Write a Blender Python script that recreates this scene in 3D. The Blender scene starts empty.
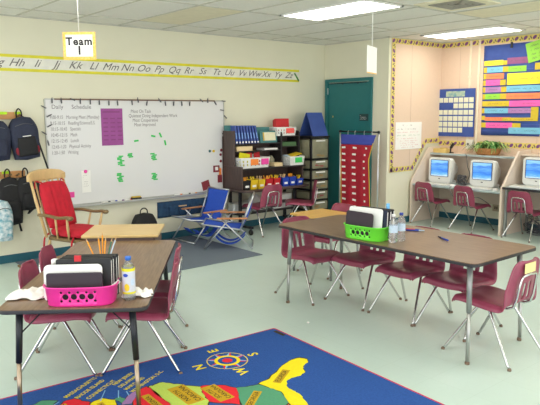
import bpy, bmesh, math, random
from mathutils import Matrix, Vector
random.seed(7)
S = bpy.context.scene
COL = S.collection
PI = math.pi

# ------------------------------------------------------------------ colours and materials
def lin(c):
    def f(v):
        v /= 255.0
        return v/12.92 if v <= .04045 else ((v+.055)/1.055)**2.4
    return (f(c[0]), f(c[1]), f(c[2]), 1)

MATS = {}
def mat(name, rgb, rough=.55, metal=0, var=.06, scale=12, bump=0, trans=0, alpha=1, spec=.5, coat=0, stretch=None, rgb2=None):
    if name in MATS: return MATS[name]
    m = bpy.data.materials.new(name); m.use_nodes = True
    nt = m.node_tree; b = nt.nodes['Principled BSDF']
    c = lin(rgb)
    b.inputs['Roughness'].default_value = rough
    b.inputs['Metallic'].default_value = metal
    b.inputs['Specular IOR Level'].default_value = spec
    b.inputs['Transmission Weight'].default_value = trans
    b.inputs['Coat Weight'].default_value = coat
    b.inputs['Alpha'].default_value = alpha
    tc = nt.nodes.new('ShaderNodeTexCoord'); mp = nt.nodes.new('ShaderNodeMapping')
    nt.links.new(tc.outputs['Object'], mp.inputs['Vector'])
    if stretch: mp.inputs['Scale'].default_value = stretch
    no = nt.nodes.new('ShaderNodeTexNoise'); no.inputs['Scale'].default_value = scale
    no.inputs['Detail'].default_value = 4
    nt.links.new(mp.outputs['Vector'], no.inputs['Vector'])
    rp = nt.nodes.new('ShaderNodeValToRGB')
    c2 = lin(rgb2) if rgb2 else tuple(min(1, v*(1-var)) for v in c[:3]) + (1,)
    c1 = c if rgb2 else tuple(min(1, v*(1+var)) for v in c[:3]) + (1,)
    rp.color_ramp.elements[0].position = .32; rp.color_ramp.elements[1].position = .68
    rp.color_ramp.elements[0].color = c2; rp.color_ramp.elements[1].color = c1
    nt.links.new(no.outputs['Fac'], rp.inputs['Fac'])
    nt.links.new(rp.outputs['Color'], b.inputs['Base Color'])
    if bump:
        bp = nt.nodes.new('ShaderNodeBump'); bp.inputs['Strength'].default_value = bump
        bp.inputs['Distance'].default_value = .01
        nt.links.new(no.outputs['Fac'], bp.inputs['Height']); nt.links.new(bp.outputs['Normal'], b.inputs['Normal'])
    MATS[name] = m
    return m
def emit(name, rgb, strength):
    m = bpy.data.materials.new(name); m.use_nodes = True
    nt = m.node_tree; b = nt.nodes['Principled BSDF']
    b.inputs['Base Color'].default_value = lin(rgb)
    b.inputs['Emission Color'].default_value = lin(rgb); b.inputs['Emission Strength'].default_value = strength
    MATS[name] = m
    return m

M_wall = mat('cream_paint', (230, 226, 202), .6, var=.015, scale=3)
M_ceil = mat('ceiling_tile', (234, 232, 224), .9, var=.03, scale=60, bump=.15)
M_tbar = mat('ceiling_grid_paint', (196, 193, 180), .6)
M_stain = mat('yellowed_tile', (232, 224, 196), .85, var=.04)
M_teal = mat('teal_paint', (30, 112, 114), .5, var=.03)
M_base = mat('teal_vinyl', (32, 92, 108), .5)
M_peach = mat('peach_tackboard', (226, 200, 176), .8, var=.015, scale=40)
M_seam = mat('tackboard_seam', (204, 178, 154), .8)
M_chair = mat('maroon_plastic', (148, 64, 88), .34, var=.05, scale=30)
M_chrome = mat('chrome', (205, 205, 205), .16, 1, var=.02)
M_steel = mat('grey_steel_paint', (150, 152, 150), .35, .55)
M_alu = mat('aluminium_tube', (205, 208, 212), .28, .9)
M_blackm = mat('black_metal', (34, 36, 42), .4, .2)
M_black = mat('black_plastic', (28, 28, 30), .5)
M_rubber = mat('brown_glide', (120, 98, 80), .6)
M_lam = mat('brown_wood_laminate', (138, 110, 84), .3, scale=9, stretch=(.6, 9, 9), rgb2=(108, 83, 62))
M_band = mat('dark_edge_band', (44, 42, 46), .45)
M_maple = mat('maple_laminate', (216, 186, 128), .35, scale=8, stretch=(1, 8, 8), rgb2=(205, 174, 116))
M_honey = mat('honey_laminate', (214, 170, 92), .35, scale=8, stretch=(8, 1, 8), rgb2=(200, 155, 80))
M_apron = mat('brown_steel_box', (98, 78, 72), .5)
M_hutch = mat('dark_walnut', (86, 68, 62), .45, scale=7, stretch=(6, 6, 1), rgb2=(72, 56, 52))
M_hutchin = mat('black_shelf', (40, 36, 36), .5)
M_white = mat('white_plastic', (238, 238, 234), .4, var=.02)
M_wboard = mat('whiteboard_enamel', (226, 225, 224), .18, var=.01, scale=2)
M_alub = mat('aluminium_trim', (190, 190, 186), .4, .6)
M_cork = mat('brown_cork_strip', (128, 100, 84), .8)
M_paper = mat('white_paper', (246, 244, 238), .8, var=.015)
M_ink = mat('dark_ink', (92, 88, 90), .8)
M_ink2 = mat('marker_ink', (120, 112, 116), .8)
M_black_ink = mat('black_ink', (50, 46, 48), .8)
M_purple = mat('purple_paper', (160, 70, 150), .35, scale=6, rgb2=(148, 58, 138))
M_green = mat('green_strip', (60, 200, 96), .6)
M_magenta = mat('magenta_paper', (232, 70, 160), .6)
M_mar2 = mat('dark_red_card', (130, 40, 52), .6)
M_yellow = mat('yellow_plastic', (236, 200, 40), .45)
M_orange = mat('orange_paper', (250, 140, 60), .6)
M_red = mat('red_plastic', (200, 34, 44), .4)
M_blue = mat('blue_plastic', (36, 72, 180), .4)
M_lime = mat('lime_plastic', (112, 228, 62), .38)
M_pink = mat('hot_pink_plastic', (240, 56, 156), .38)
M_clear = mat('translucent_plastic', (150, 147, 122), .35, var=.16, scale=7, alpha=.9)
M_glass = mat('clear_bottle', (236, 240, 242), .08, trans=.85, var=0, alpha=.75)
M_label = mat('pale_blue_label', (190, 208, 226), .5, var=.1, scale=40)
M_cap = mat('blue_cap', (52, 110, 200), .4)
M_rugblue = mat('rug_blue', (50, 86, 152), .95, var=.1, scale=90, bump=.5, spec=.1)
M_rugred = mat('rug_red', (206, 58, 84), .95, var=.1, scale=90, spec=.1)
M_rugyel = mat('rug_yellow', (238, 218, 40), .95, var=.06, scale=90, spec=.1)
M_ruglime = mat('rug_lime', (184, 206, 92), .95, var=.06, scale=90, spec=.1)
M_ruggrn = mat('rug_green', (88, 152, 116), .95, var=.06, scale=90, spec=.1)
M_rugcar = mat('rug_scarlet', (222, 48, 58), .95, var=.06, scale=90, spec=.1)
M_rugora = mat('rug_orange', (232, 116, 66), .95, var=.06, scale=90, spec=.1)
M_rugpur = mat('rug_mauve', (160, 120, 170), .95, var=.06, scale=90, spec=.1)
M_rugsky = mat('rug_sky', (130, 180, 220), .95, var=.06, scale=90, spec=.1)
M_rugdark = mat('rug_outline', (70, 62, 40), .95, spec=.1)
M_rugbrn = mat('rug_gold', (196, 158, 40), .95, spec=.1)
M_grug = mat('grey_carpet', (112, 122, 134), .97, var=.12, scale=140, bump=.5, spec=.1)
M_sling = mat('blue_canvas', (44, 88, 200), .8, var=.06, scale=60, bump=.1)
M_arm = mat('varnished_wood', (206, 142, 92), .35)
M_rock = mat('pale_maple_wood', (206, 174, 122), .35, scale=10, stretch=(3, 3, 1))
M_rockd = mat('olive_wood', (122, 100, 66), .4)
M_cush = mat('red_cushion', (186, 22, 44), .85, var=.12, scale=14)
M_pine = mat('pine_board', (206, 150, 92), .5, scale=6, stretch=(1, 6, 6))
M_navy = mat('navy_nylon', (38, 44, 66), .75, var=.15, scale=40)
M_bnyl = mat('black_nylon', (24, 24, 27), .75, var=.15, scale=40)
M_patt = mat('teal_white_print', (232, 236, 238), .7, scale=26, rgb2=(90, 160, 178))
M_denim = mat('denim', (44, 78, 110), .9, scale=24, rgb2=(34, 62, 92), bump=.2)
M_chartb = mat('blue_nylon_chart', (60, 86, 160), .7, scale=10, rgb2=(54, 78, 150))
M_chartr = mat('red_nylon_chart', (184, 28, 50), .7, scale=10, rgb2=(160, 24, 44))
M_olive = mat('yellow_trim', (216, 180, 60), .7)
M_putty = mat('putty_plastic', (224, 222, 210), .45, var=.02)
M_carrel = mat('beige_carrel_laminate', (226, 208, 190), .5, var=.02)
M_deskg = mat('grey_desk_laminate', (172, 186, 186), .4, var=.03)
M_deske = mat('beige_edge', (236, 222, 196), .5)
M_cable = mat('grey_cable', (90, 90, 94), .5)
M_leaf = mat('leaf_green', (84, 146, 62), .5, scale=12, rgb2=(52, 108, 40))
M_leaf2 = mat('pale_leaf', (176, 204, 130), .5, scale=12, rgb2=(136, 176, 92))
M_wick = mat('wicker', (190, 138, 84), .8, scale=60, stretch=(1, 1, 3), rgb2=(150, 100, 56), bump=.3)
M_pencil = mat('pencil_orange', (240, 160, 44), .5)
M_wood_raw = mat('raw_wood', (226, 190, 140), .7)
M_tissue = mat('tissue_paper', (244, 240, 234), .9, var=.02)
M_plum = mat('plum_black_cover', (52, 40, 50), .6)
M_book = mat('blue_book_cover', (70, 100, 172), .4, scale=14, rgb2=(58, 70, 150))
M_tealbox = mat('teal_folder', (70, 128, 128), .6)
M_spread = mat('paper_tape', (232, 206, 160), .7)
M_bky = mat('border_yellow', (226, 206, 112), .7, var=.08, scale=30)
M_bkp = mat('border_purple', (122, 74, 132), .7, var=.1, scale=30)
M_bkw = mat('border_grey', (120, 112, 92), .7, var=.1, scale=30)
M_banner = mat('banner_white', (232, 230, 218), .25)
M_bannery = mat('banner_yellow', (222, 214, 30), .3)
M_signframe = mat('sign_orange_print', (246, 176, 74), .6, scale=60, rgb2=(244, 212, 120))
M_vent = mat('vent_grey', (168, 164, 150), .5)
M_ventd = mat('vent_dark', (90, 88, 82), .6)
M_light = emit('troffer_glow', (255, 250, 240), 5.5)

# floor: pale green-grey vinyl tiles
def floor_mat():
    m = mat('vinyl_floor', (202, 220, 211), .26, var=.0, scale=2.2, rgb2=(198, 216, 206))
    nt = m.node_tree; b = nt.nodes['Principled BSDF']
    rp = [n for n in nt.nodes if n.type == 'VALTORGB'][0]
    tc = [n for n in nt.nodes if n.type == 'TEX_COORD'][0]
    br = nt.nodes.new('ShaderNodeTexBrick'); br.offset = 0; br.inputs['Scale'].default_value = 1
    br.inputs['Brick Width'].default_value = .305; br.inputs['Row Height'].default_value = .305
    br.inputs['Mortar Size'].default_value = .0012; br.inputs['Mortar Smooth'].default_value = .3
    br.inputs['Color1'].default_value = (1, 1, 1, 1); br.inputs['Color2'].default_value = (.988, .992, .988, 1)
    br.inputs['Mortar'].default_value = (.86, .88, .85, 1)
    nt.links.new(tc.outputs['Object'], br.inputs['Vector'])
    n2 = nt.nodes.new('ShaderNodeTexNoise'); n2.inputs['Scale'].default_value = 38; n2.inputs['Detail'].default_value = 6
    nt.links.new(tc.outputs['Object'], n2.inputs['Vector'])
    r2 = nt.nodes.new('ShaderNodeMapRange'); r2.inputs['To Min'].default_value = .975; r2.inputs['To Max'].default_value = 1.025
    nt.links.new(n2.outputs['Fac'], r2.inputs['Value'])
    mx = nt.nodes.new('ShaderNodeMix'); mx.data_type = 'RGBA'; mx.blend_type = 'MULTIPLY'; mx.inputs['Factor'].default_value = 1
    nt.links.new(rp.outputs['Color'], mx.inputs['A']); nt.links.new(br.outputs['Color'], mx.inputs['B'])
    m2 = nt.nodes.new('ShaderNodeMix'); m2.data_type = 'RGBA'; m2.blend_type = 'MULTIPLY'; m2.inputs['Factor'].default_value = 1
    nt.links.new(mx.outputs['Result'], m2.inputs['A']); nt.links.new(r2.outputs['Result'], m2.inputs['B'])
    nt.links.new(m2.outputs['Result'], b.inputs['Base Color'])
    n3 = nt.nodes.new('ShaderNodeTexNoise'); n3.inputs['Scale'].default_value = 5
    nt.links.new(tc.outputs['Object'], n3.inputs['Vector'])
    r3 = nt.nodes.new('ShaderNodeMapRange'); r3.inputs['To Min'].default_value = .29; r3.inputs['To Max'].default_value = .31
    nt.links.new(n3.outputs['Fac'], r3.inputs['Value']); nt.links.new(r3.outputs['Result'], b.inputs['Roughness'])
    return m
M_floor = floor_mat()

def screen_mat():
    m = bpy.data.materials.new('screen_wave'); m.use_nodes = True
    nt = m.node_tree; b = nt.nodes['Principled BSDF']
    b.inputs['Roughness'].default_value = .2; b.inputs['Base Color'].default_value = (.02, .03, .05, 1)
    tc = nt.nodes.new('ShaderNodeTexCoord')
    sx = nt.nodes.new('ShaderNodeSeparateXYZ'); nt.links.new(tc.outputs['Object'], sx.inputs[0])
    mp = nt.nodes.new('ShaderNodeMapping'); mp.inputs['Scale'].default_value = (1, 5, 22)
    nt.links.new(tc.outputs['Object'], mp.inputs[0])
    no = nt.nodes.new('ShaderNodeTexNoise'); no.inputs['Scale'].default_value = 1.2; no.inputs['Detail'].default_value = 3
    nt.links.new(mp.outputs[0], no.inputs['Vector'])
    mr = nt.nodes.new('ShaderNodeMapRange'); mr.inputs['From Min'].default_value = .10; mr.inputs['From Max'].default_value = .335
    nt.links.new(sx.outputs['Z'], mr.inputs['Value'])
    ad = nt.nodes.new('ShaderNodeMath'); ad.operation = 'MULTIPLY_ADD'; ad.inputs[1].default_value = .5
    nt.links.new(no.outputs['Fac'], ad.inputs[0]); nt.links.new(mr.outputs['Result'], ad.inputs[2])
    rp = nt.nodes.new('ShaderNodeValToRGB'); e = rp.color_ramp.elements
    e[0].position = .2; e[0].color = lin((214, 232, 246)); e[1].position = 1.25 if False else 1.0; e[1].color = lin((150, 200, 244))
    for p, c in ((.34, (90, 160, 228)), (.5, (50, 116, 208)), (.66, (96, 160, 226)), (.74, (52, 110, 196)), (.82, (120, 180, 236))):
        q = e.new(p); q.color = lin(c)
    sc = nt.nodes.new('ShaderNodeMath'); sc.operation = 'MULTIPLY'; sc.inputs[1].default_value = .72
    nt.links.new(ad.outputs[0], sc.inputs[0]); nt.links.new(sc.outputs[0], rp.inputs['Fac'])
    nt.links.new(rp.outputs['Color'], b.inputs['Emission Color']); b.inputs['Emission Strength'].default_value = .85
    MATS['screen'] = m
    return m
M_screen = screen_mat()

# ------------------------------------------------------------------ mesh builder
def RZ(a): return Matrix.Rotation(a, 4, 'Z')
def T(x, y, z): return Matrix.Translation((x, y, z))
class MB:
    def __init__(s): s.v = []; s.f = []; s.mi = []; s.sm = []; s.M = Matrix.Identity(4)
    def add(s, vs, fs, mi=0, smooth=False):
        o = len(s.v)
        s.v += [tuple(s.M @ Vector(p)) for p in vs]
        for f in fs: s.f.append([o+i for i in f]); s.mi.append(mi); s.sm.append(smooth)
        return s
    def box(s, x0, x1, y0, y1, z0, z1, mi=0):
        return s.add([(x0,y0,z0),(x1,y0,z0),(x1,y1,z0),(x0,y1,z0),(x0,y0,z1),(x1,y0,z1),(x1,y1,z1),(x0,y1,z1)],
              [(3,2,1,0),(4,5,6,7),(0,1,5,4),(1,2,6,5),(2,3,7,6),(3,0,4,7)], mi)
    def prism(s, poly, z0, z1, mi=0, mi_side=None):
        n = len(poly); vs = [(p[0],p[1],z0) for p in poly]+[(p[0],p[1],z1) for p in poly]
        s.add(vs, [list(range(n))[::-1], list(range(n,2*n))], mi)
        o = len(s.v)-2*n
        for i in range(n):
            j = (i+1) % n
            s.f.append([o+i, o+j, o+n+j, o+n+i]); s.mi.append(mi if mi_side is None else mi_side); s.sm.append(False)
        return s
    def prism_axis(s, poly, a0, a1, axis='y', mi=0):
        # poly in the plane of the two other axes: 'y' -> (x,z); 'x' -> (y,z)
        n = len(poly)
        g = (lambda p, a: (p[0], a, p[1])) if axis == 'y' else (lambda p, a: (a, p[0], p[1]))
        vs = [g(p, a0) for p in poly]+[g(p, a1) for p in poly]
        fs = [list(range(n)), list(range(n, 2*n))[::-1]]+[[i, n+i, n+(i+1) % n, (i+1) % n] for i in range(n)]
        return s.add(vs, fs, mi)
    def tube(s, pts, r, n=8, mi=0, closed=False):
        pts = [Vector(p) for p in pts]; m = len(pts)
        rs = r if isinstance(r, (list, tuple)) else [r]*m
        vs = []; prev = None
        for i, p in enumerate(pts):
            a = pts[i-1] if (i > 0 or closed) else p; b = pts[(i+1) % m] if (i < m-1 or closed) else p
            t = (b-a).normalized() if (b-a).length > 1e-9 else Vector((0,0,1))
            if prev is None:
                u = Vector((0,0,1)) if abs(t.z) < .9 else Vector((1,0,0)); u = (u-t*u.dot(t)).normalized()
            else:
                u = prev-t*prev.dot(t)
                u = u.normalized() if u.length > 1e-6 else t.orthogonal().normalized()
            prev = u; w = t.cross(u)
            for k in range(n):
                an = 2*PI*k/n; vs.append(tuple(p+(u*math.cos(an)+w*math.sin(an))*rs[i]))
        fs = []
        for i in range(m if closed else m-1):
            j = (i+1) % m
            for k in range(n):
                l = (k+1) % n; fs.append((i*n+k, i*n+l, j*n+l, j*n+k))
        s.add(vs, fs, mi, True)
        if not closed:
            o = len(s.v)-len(vs)
            s.f.append([o+k for k in range(n)][::-1]); s.mi.append(mi); s.sm.append(False)
            s.f.append([o+(m-1)*n+k for k in range(n)]); s.mi.append(mi); s.sm.append(False)
        return s
    def lathe(s, prof, n=20, mi=0, c=(0,0,0), cap=True):
        vs = []
        for r, z in prof:
            for k in range(n): a = 2*PI*k/n; vs.append((c[0]+r*math.cos(a), c[1]+r*math.sin(a), c[2]+z))
        fs = []
        for i in range(len(prof)-1):
            for k in range(n): l = (k+1) % n; fs.append((i*n+k, i*n+l, (i+1)*n+l, (i+1)*n+k))
        if cap:
            fs.append(tuple(range(n))[::-1]); fs.append(tuple((len(prof)-1)*n+k for k in range(n)))
        return s.add(vs, fs, mi, True)
    def blob(s, c, r, n=12, m=8, mi=0, e=1.0):
        vs = []; fs = []
        sg = lambda v: math.copysign(abs(v)**e, v)
        for i in range(m+1):
            ph = -PI/2+PI*i/m
            for k in range(n):
                th = 2*PI*k/n
                vs.append((c[0]+r[0]*sg(math.cos(ph))*sg(math.cos(th)), c[1]+r[1]*sg(math.cos(ph))*sg(math.sin(th)), c[2]+r[2]*sg(math.sin(ph))))
        for i in range(m):
            for k in range(n): l = (k+1) % n; fs.append((i*n+k, i*n+l, (i+1)*n+l, (i+1)*n+k))
        return s.add(vs, fs, mi, True)
    def quad(s, a, b, c, d, mi=0): return s.add([a,b,c,d], [(0,1,2,3)], mi)
    def grid(s, fn, nu, nv, mi=0, skip=None, smooth=True):
        vs = [fn(u/nu, v/nv) for v in range(nv+1) for u in range(nu+1)]
        fs = []
        for v in range(nv):
            for u in range(nu):
                if skip and skip((u+.5)/nu, (v+.5)/nv): continue
                i = v*(nu+1)+u; fs.append((i, i+1, i+nu+2, i+nu+1))
        return s.add(vs, fs, mi, smooth)

def link(o, parent=None):
    COL.objects.link(o)
    if parent: o.parent = parent
    return o
def obj(name, mb, mats, parent=None, bevel=0, solid=0, subsurf=0, seg=2, soff=0):
    me = bpy.data.meshes.new(name); me.from_pydata(mb.v, [], mb.f); me.validate()
    if not isinstance(mats, (list, tuple)): mats = [mats]
    for m in mats: me.materials.append(m)
    if len(me.polygons) == len(mb.mi):
        me.polygons.foreach_set('material_index', mb.mi); me.polygons.foreach_set('use_smooth', mb.sm)
    me.update()
    o = bpy.data.objects.new(name, me)
    if solid:
        d = o.modifiers.new('thickness', 'SOLIDIFY'); d.thickness = solid; d.offset = soff
    if bevel:
        d = o.modifiers.new('bevel', 'BEVEL'); d.width = bevel; d.segments = seg; d.limit_method = 'ANGLE'; d.angle_limit = .6
    if subsurf:
        d = o.modifiers.new('smooth', 'SUBSURF'); d.levels = subsurf; d.render_levels = subsurf
    return link(o, parent)
def tag(o, label, cat, group=None):
    o['label'] = label; o['category'] = cat
    if group: o['group'] = group
    return o
def thing(name, label, cat, loc=(0,0,0), rz=0, group=None, M=None):
    o = bpy.data.objects.new(name, None); o.empty_display_size = .05
    link(o)
    if M is not None: o.matrix_world = M
    else: o.location = loc; o.rotation_euler = (0, 0, rz)
    return tag(o, label, cat, group)
def struct(name, mb, mats, parent=None, **k):
    o = obj(name, mb, mats, parent, **k)
    if not parent: o['kind'] = 'structure'
    return o
def dup(root, loc=None, rz=None, label=None, group=None, M=None):
    kids = {}
    for c in bpy.data.objects:
        if c.parent: kids.setdefault(c.parent.name, []).append(c)
    r = root.copy(); COL.objects.link(r)
    if M is not None: r.matrix_world = M
    if loc is not None: r.location = loc
    if rz is not None: r.rotation_euler = (0, 0, rz)
    if label: r['label'] = label
    if group: r['group'] = group
    def rec(a, b):
        for c in kids.get(a.name, []):
            d = c.copy(); COL.objects.link(d); d.parent = b; rec(c, d)
    rec(root, r)
    return r
def round_rect(x0, x1, y0, y1, r, n=5):
    p = []
    for cx, cy, a0 in ((x1-r, y1-r, 0), (x0+r, y1-r, PI/2), (x0+r, y0+r, PI), (x1-r, y0+r, 1.5*PI)):
        for i in range(n+1): a = a0+PI/2*i/n; p.append((cx+r*math.cos(a), cy+r*math.sin(a)))
    return p
# flat lettering
TXT = {}
def text_geo(s, shear=0, align='CENTER', spacing=1, off=0):
    k = (s, shear, align, spacing, off)
    if k in TXT: return TXT[k]
    cu = bpy.data.curves.new('lettering', 'FONT'); cu.body = s; cu.size = 1; cu.align_x = align; cu.align_y = 'CENTER'
    cu.shear = shear; cu.resolution_u = 3; cu.space_character = spacing; cu.offset = off
    o = bpy.data.objects.new('lettering', cu); COL.objects.link(o)
    bpy.context.view_layer.update()
    me = bpy.data.meshes.new_from_object(o.evaluated_get(bpy.context.evaluated_depsgraph_get()))
    r = ([tuple(v.co) for v in me.vertices], [tuple(p.vertices) for p in me.polygons])
    bpy.data.objects.remove(o); bpy.data.curves.remove(cu); bpy.data.meshes.remove(me)
    TXT[k] = r
    return r
def put_text(mb, s, x, y, size, z=.002, mi=0, rot=0, sx=1, **k):
    vs, fs = text_geo(s, **k); c, n = math.cos(rot), math.sin(rot)
    mb.add([(x+(v[0]*sx*c-v[1]*n)*size, y+(v[0]*sx*n+v[1]*c)*size, z) for v in vs], fs, mi)
def scribble(mb, x0, x1, y, amp, z=.002, mi=0, step=.012, w=.002):
    # a short line of illegible handwriting
    pts = []; x = x0; k = 0
    while x < x1:
        pts.append((x, y+(amp if k % 2 else -amp)*random.uniform(.4, 1))); x += step*random.uniform(.6, 1.4); k += 1
        if random.random() < .16: 
            if len(pts) > 1: _stroke(mb, pts, w, z, mi)
            pts = []; x += step*1.6
    if len(pts) > 1: _stroke(mb, pts, w, z, mi)
def _stroke(mb, pts, w, z, mi):
    for a, b in zip(pts, pts[1:]):
        dx, dy = b[0]-a[0], b[1]-a[1]; l = math.hypot(dx, dy) or 1; nx, ny = -dy/l*w/2, dx/l*w/2
        mb.quad((a[0]-nx, a[1]-ny, z), (b[0]-nx, b[1]-ny, z), (b[0]+nx, b[1]+ny, z), (a[0]+nx, a[1]+ny, z), mi)
def ellipse(cx, cy, rx, ry, n=16, rot=0):
    return [(cx+rx*math.cos(2*PI*i/n)*math.cos(rot)-ry*math.sin(2*PI*i/n)*math.sin(rot), cy+rx*math.cos(2*PI*i/n)*math.sin(rot)+ry*math.sin(2*PI*i/n)*math.cos(rot)) for i in range(n)]
def flat(mb, poly, z, mi=0): mb.add([(p[0], p[1], z) for p in poly], [list(range(len(poly)))], mi)

# ------------------------------------------------------------------ the room
YW, XD, YP, XR, ZC = 6.92, 6.90, 5.67, 8.13, 2.64
X0, Y0 = -2.6, -2.6
def wallM(wall, a, z, out=0.0):   # local X right, Y up, Z out of the wall
    if wall == 'W': return Matrix(((1,0,0,a),(0,0,-1,YW-out),(0,1,0,z),(0,0,0,1)))
    if wall == 'P': return Matrix(((1,0,0,a),(0,0,-1,YP-out),(0,1,0,z),(0,0,0,1)))
    if wall == 'D': return Matrix(((0,0,-1,XD-out),(-1,0,0,a),(0,1,0,z),(0,0,0,1)))
    if wall == 'R': return Matrix(((0,0,-1,XR-out),(-1,0,0,a),(0,1,0,z),(0,0,0,1)))
b = MB(); b.box(X0, XR+.15, Y0, YW+.15, -.1, 0); struct('floor', b, M_floor)
b = MB(); b.box(X0, XR+.15, Y0, YW+.15, ZC, ZC+.1); struct('ceiling', b, M_ceil)
b = MB(); b.box(X0, XD+.15, YW, YW+.15, 0, ZC); struct('wall_back', b, M_wall)
b = MB(); b.box(XD, XD+.15, YP, YW, 0, ZC); struct('wall_door', b, M_wall)
b = MB(); b.box(XD+.15, XR+.15, YP, YP+.15, 0, ZC); struct('wall_alcove', b, M_wall)
b = MB(); b.box(XR, XR+.15, Y0, YP, 0, ZC); struct('wall_right', b, M_wall)
for nm, bx in (('baseboard_back', (X0, XD, YW-.012, YW)), ('baseboard_alcove', (XD, XR, YP-.012, YP)), ('baseboard_right', (XR-.012, XR, Y0, YP))):
    b = MB(); b.box(*bx, 0, .09); struct(nm, b, M_base, bevel=.004)
b = MB(); b.box(XD-.012, XD, YP, 5.93, 0, .09); struct('baseboard_door', b, M_base)
# ceiling grid
GX = [2.88+.583*k for k in range(-9, 10)]; GY = [6.43-1.25*k for k in range(0, 8)]
b = MB()
for x in GX: b.box(x-.011, x+.011, Y0, YW, ZC-.006, ZC+.001)
for y in GY: b.box(X0, XR, y-.011, y+.011, ZC-.0065, ZC+.001)
struct('trim_1', b, M_tbar)
b = MB(); b.box(X0, XD, YW-.022, YW, ZC-.014, ZC); b.box(XD-.022, XD, YP-.02, YW, ZC-.014, ZC)
b.box(XD-.022, XR, YP-.022, YP, ZC-.014, ZC); b.box(XR-.022, XR, Y0, YP, ZC-.014, ZC); struct('trim_2', b, M_tbar)
# ceiling tiles that differ, lights, vent
b = MB(); b.box(3.47, 4.04, 5.19, 6.42, ZC-.004, ZC); tag(obj('ceiling_tile', b, M_stain), 'yellowed ceiling tile above the left end of the whiteboard wall', 'ceiling tile')
b = MB(); b.box(5.80, 6.37, 2.69, 3.92, ZC-.004, ZC); tag(obj('ceiling_tile', b, M_stain), 'yellowed ceiling tile beside the square air vent', 'ceiling tile')
def troffer(x, y, label):
    t = thing('ceiling_light', label, 'ceiling light', (x, y, ZC), 0, 'recessed ceiling lights')
    f = MB(); hx, hy = .285, .595
    for q in ((-hx, -hx+.025, -hy, hy), (hx-.025, hx, -hy, hy), (-hx, hx, -hy, -hy+.025), (-hx, hx, hy-.025, hy)): f.box(*q, -.016, -.001)
    obj('light_frame', f, M_white, t)
    d = MB(); d.box(-hx+.024, hx-.024, -hy+.024, hy-.024, -.012, -.002); obj('light_diffuser', d, M_light, t)
gx = lambda k: 2.88+.583*k+.2915
troffer(4.745, 4.56, 'bright ceiling light panel left of the air vent, nearest the whiteboard wall')
troffer(7.40, 4.72, 'bright ceiling light panel above the computer desks')
for x, y in ((2.06, 4.56), (2.06, 1.6), (4.745, 1.6), (7.40, 1.6), (-.5, 1.6), (-.5, 4.56), (2.06, -1.2), (4.745, -1.2)):  # unseen panels, added outside the view to light the room
    troffer(x, y, 'unseen ceiling light panel added over the seating area to light the room')
t = thing('air_vent', 'square metal air vent in the ceiling between the two light panels', 'vent', (5.35, 3.58, ZC))
f = MB()
for q in ((-.29,-.2,-.29,.29),(.2,.29,-.29,.29),(-.2,.2,-.29,-.2),(-.2,.2,.2,.29)): f.box(*q, -.012, -.0005)
obj('vent_frame', f, M_stain, t)
f = MB(); f.box(-.2, .2, -.2, .2, -.004, -.0005); obj('vent_back', f, M_ventd, t)
f = MB()
for k in range(4):
    r = .19-.045*k
    for q in ((-r,r,-r,-r+.012),(-r,r,r-.012,r),(-r,-r+.012,-r,r),(r-.012,r,-r,r)): f.box(*q, -.018+.002*k, -.004)
obj('vent_louvre', f, M_vent, t)

# door
t = thing('door_1', 'teal door in a teal frame at the end of the short wall', 'door', M=wallM('D', 6.875, 0)); t['kind'] = 'structure'
del t['label']; del t['category']
W_ = .93
f = MB(); f.box(-.005, .05, 0, 2.11, 0, .035); f.box(W_-.05, W_, 0, 2.11, 0, .035); f.box(.05, W_-.05, 2.06, 2.11, 0, .035); obj('door_frame', f, M_teal, t, bevel=.004)
f = MB(); f.box(.055, W_-.055, .01, 2.052, 0, .018); obj('door_leaf', f, M_teal, t)
for z in (1.88, 1.1, .3):
    f = MB(); f.tube([(.052, z, .026), (.052, z+.1, .026)], .009); obj('hinge', f, M_alu, t)
f = MB(); f.box(W_-.15, W_-.09, .98, 1.1, .018, .026); f.tube([(W_-.12, 1.04, .02), (W_-.12, 1.04, .07), (W_-.22, 1.04, .07)], .01); obj('door_handle', f, M_alu, t)
f = MB(); f.box(.1, W_-.1, 2.036, 2.046, .018, .03); f.blob((.36, 2.03, .024), (.012, .008, .008)); f.blob((.66, 2.03, .024), (.012, .008, .008)); obj('door_seal', f, M_blackm, t)
f = MB(); f.blob((.16, 1.55, .022), (.008, .014, .008)); obj('viewer', f, M_olive, t)
t = thing('door_sign', 'small dark plaque with pale letters on the teal door', 'sign', M=wallM('D', 6.09, 1.54, .019))
f = MB(); f.box(-.085, .085, -.05, .05, 0, .006); obj('plaque', f, mat('dark_teal_plaque', (28, 66, 66), .4), t)
f2 = MB(); 
for k, (x1) in enumerate((.0, .07, .05)): scribble(f2, -.07, x1, .025-.024*k, .006, .0065, 0, .009, .003)
obj('plaque_lettering', f2, M_paper, t)

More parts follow.
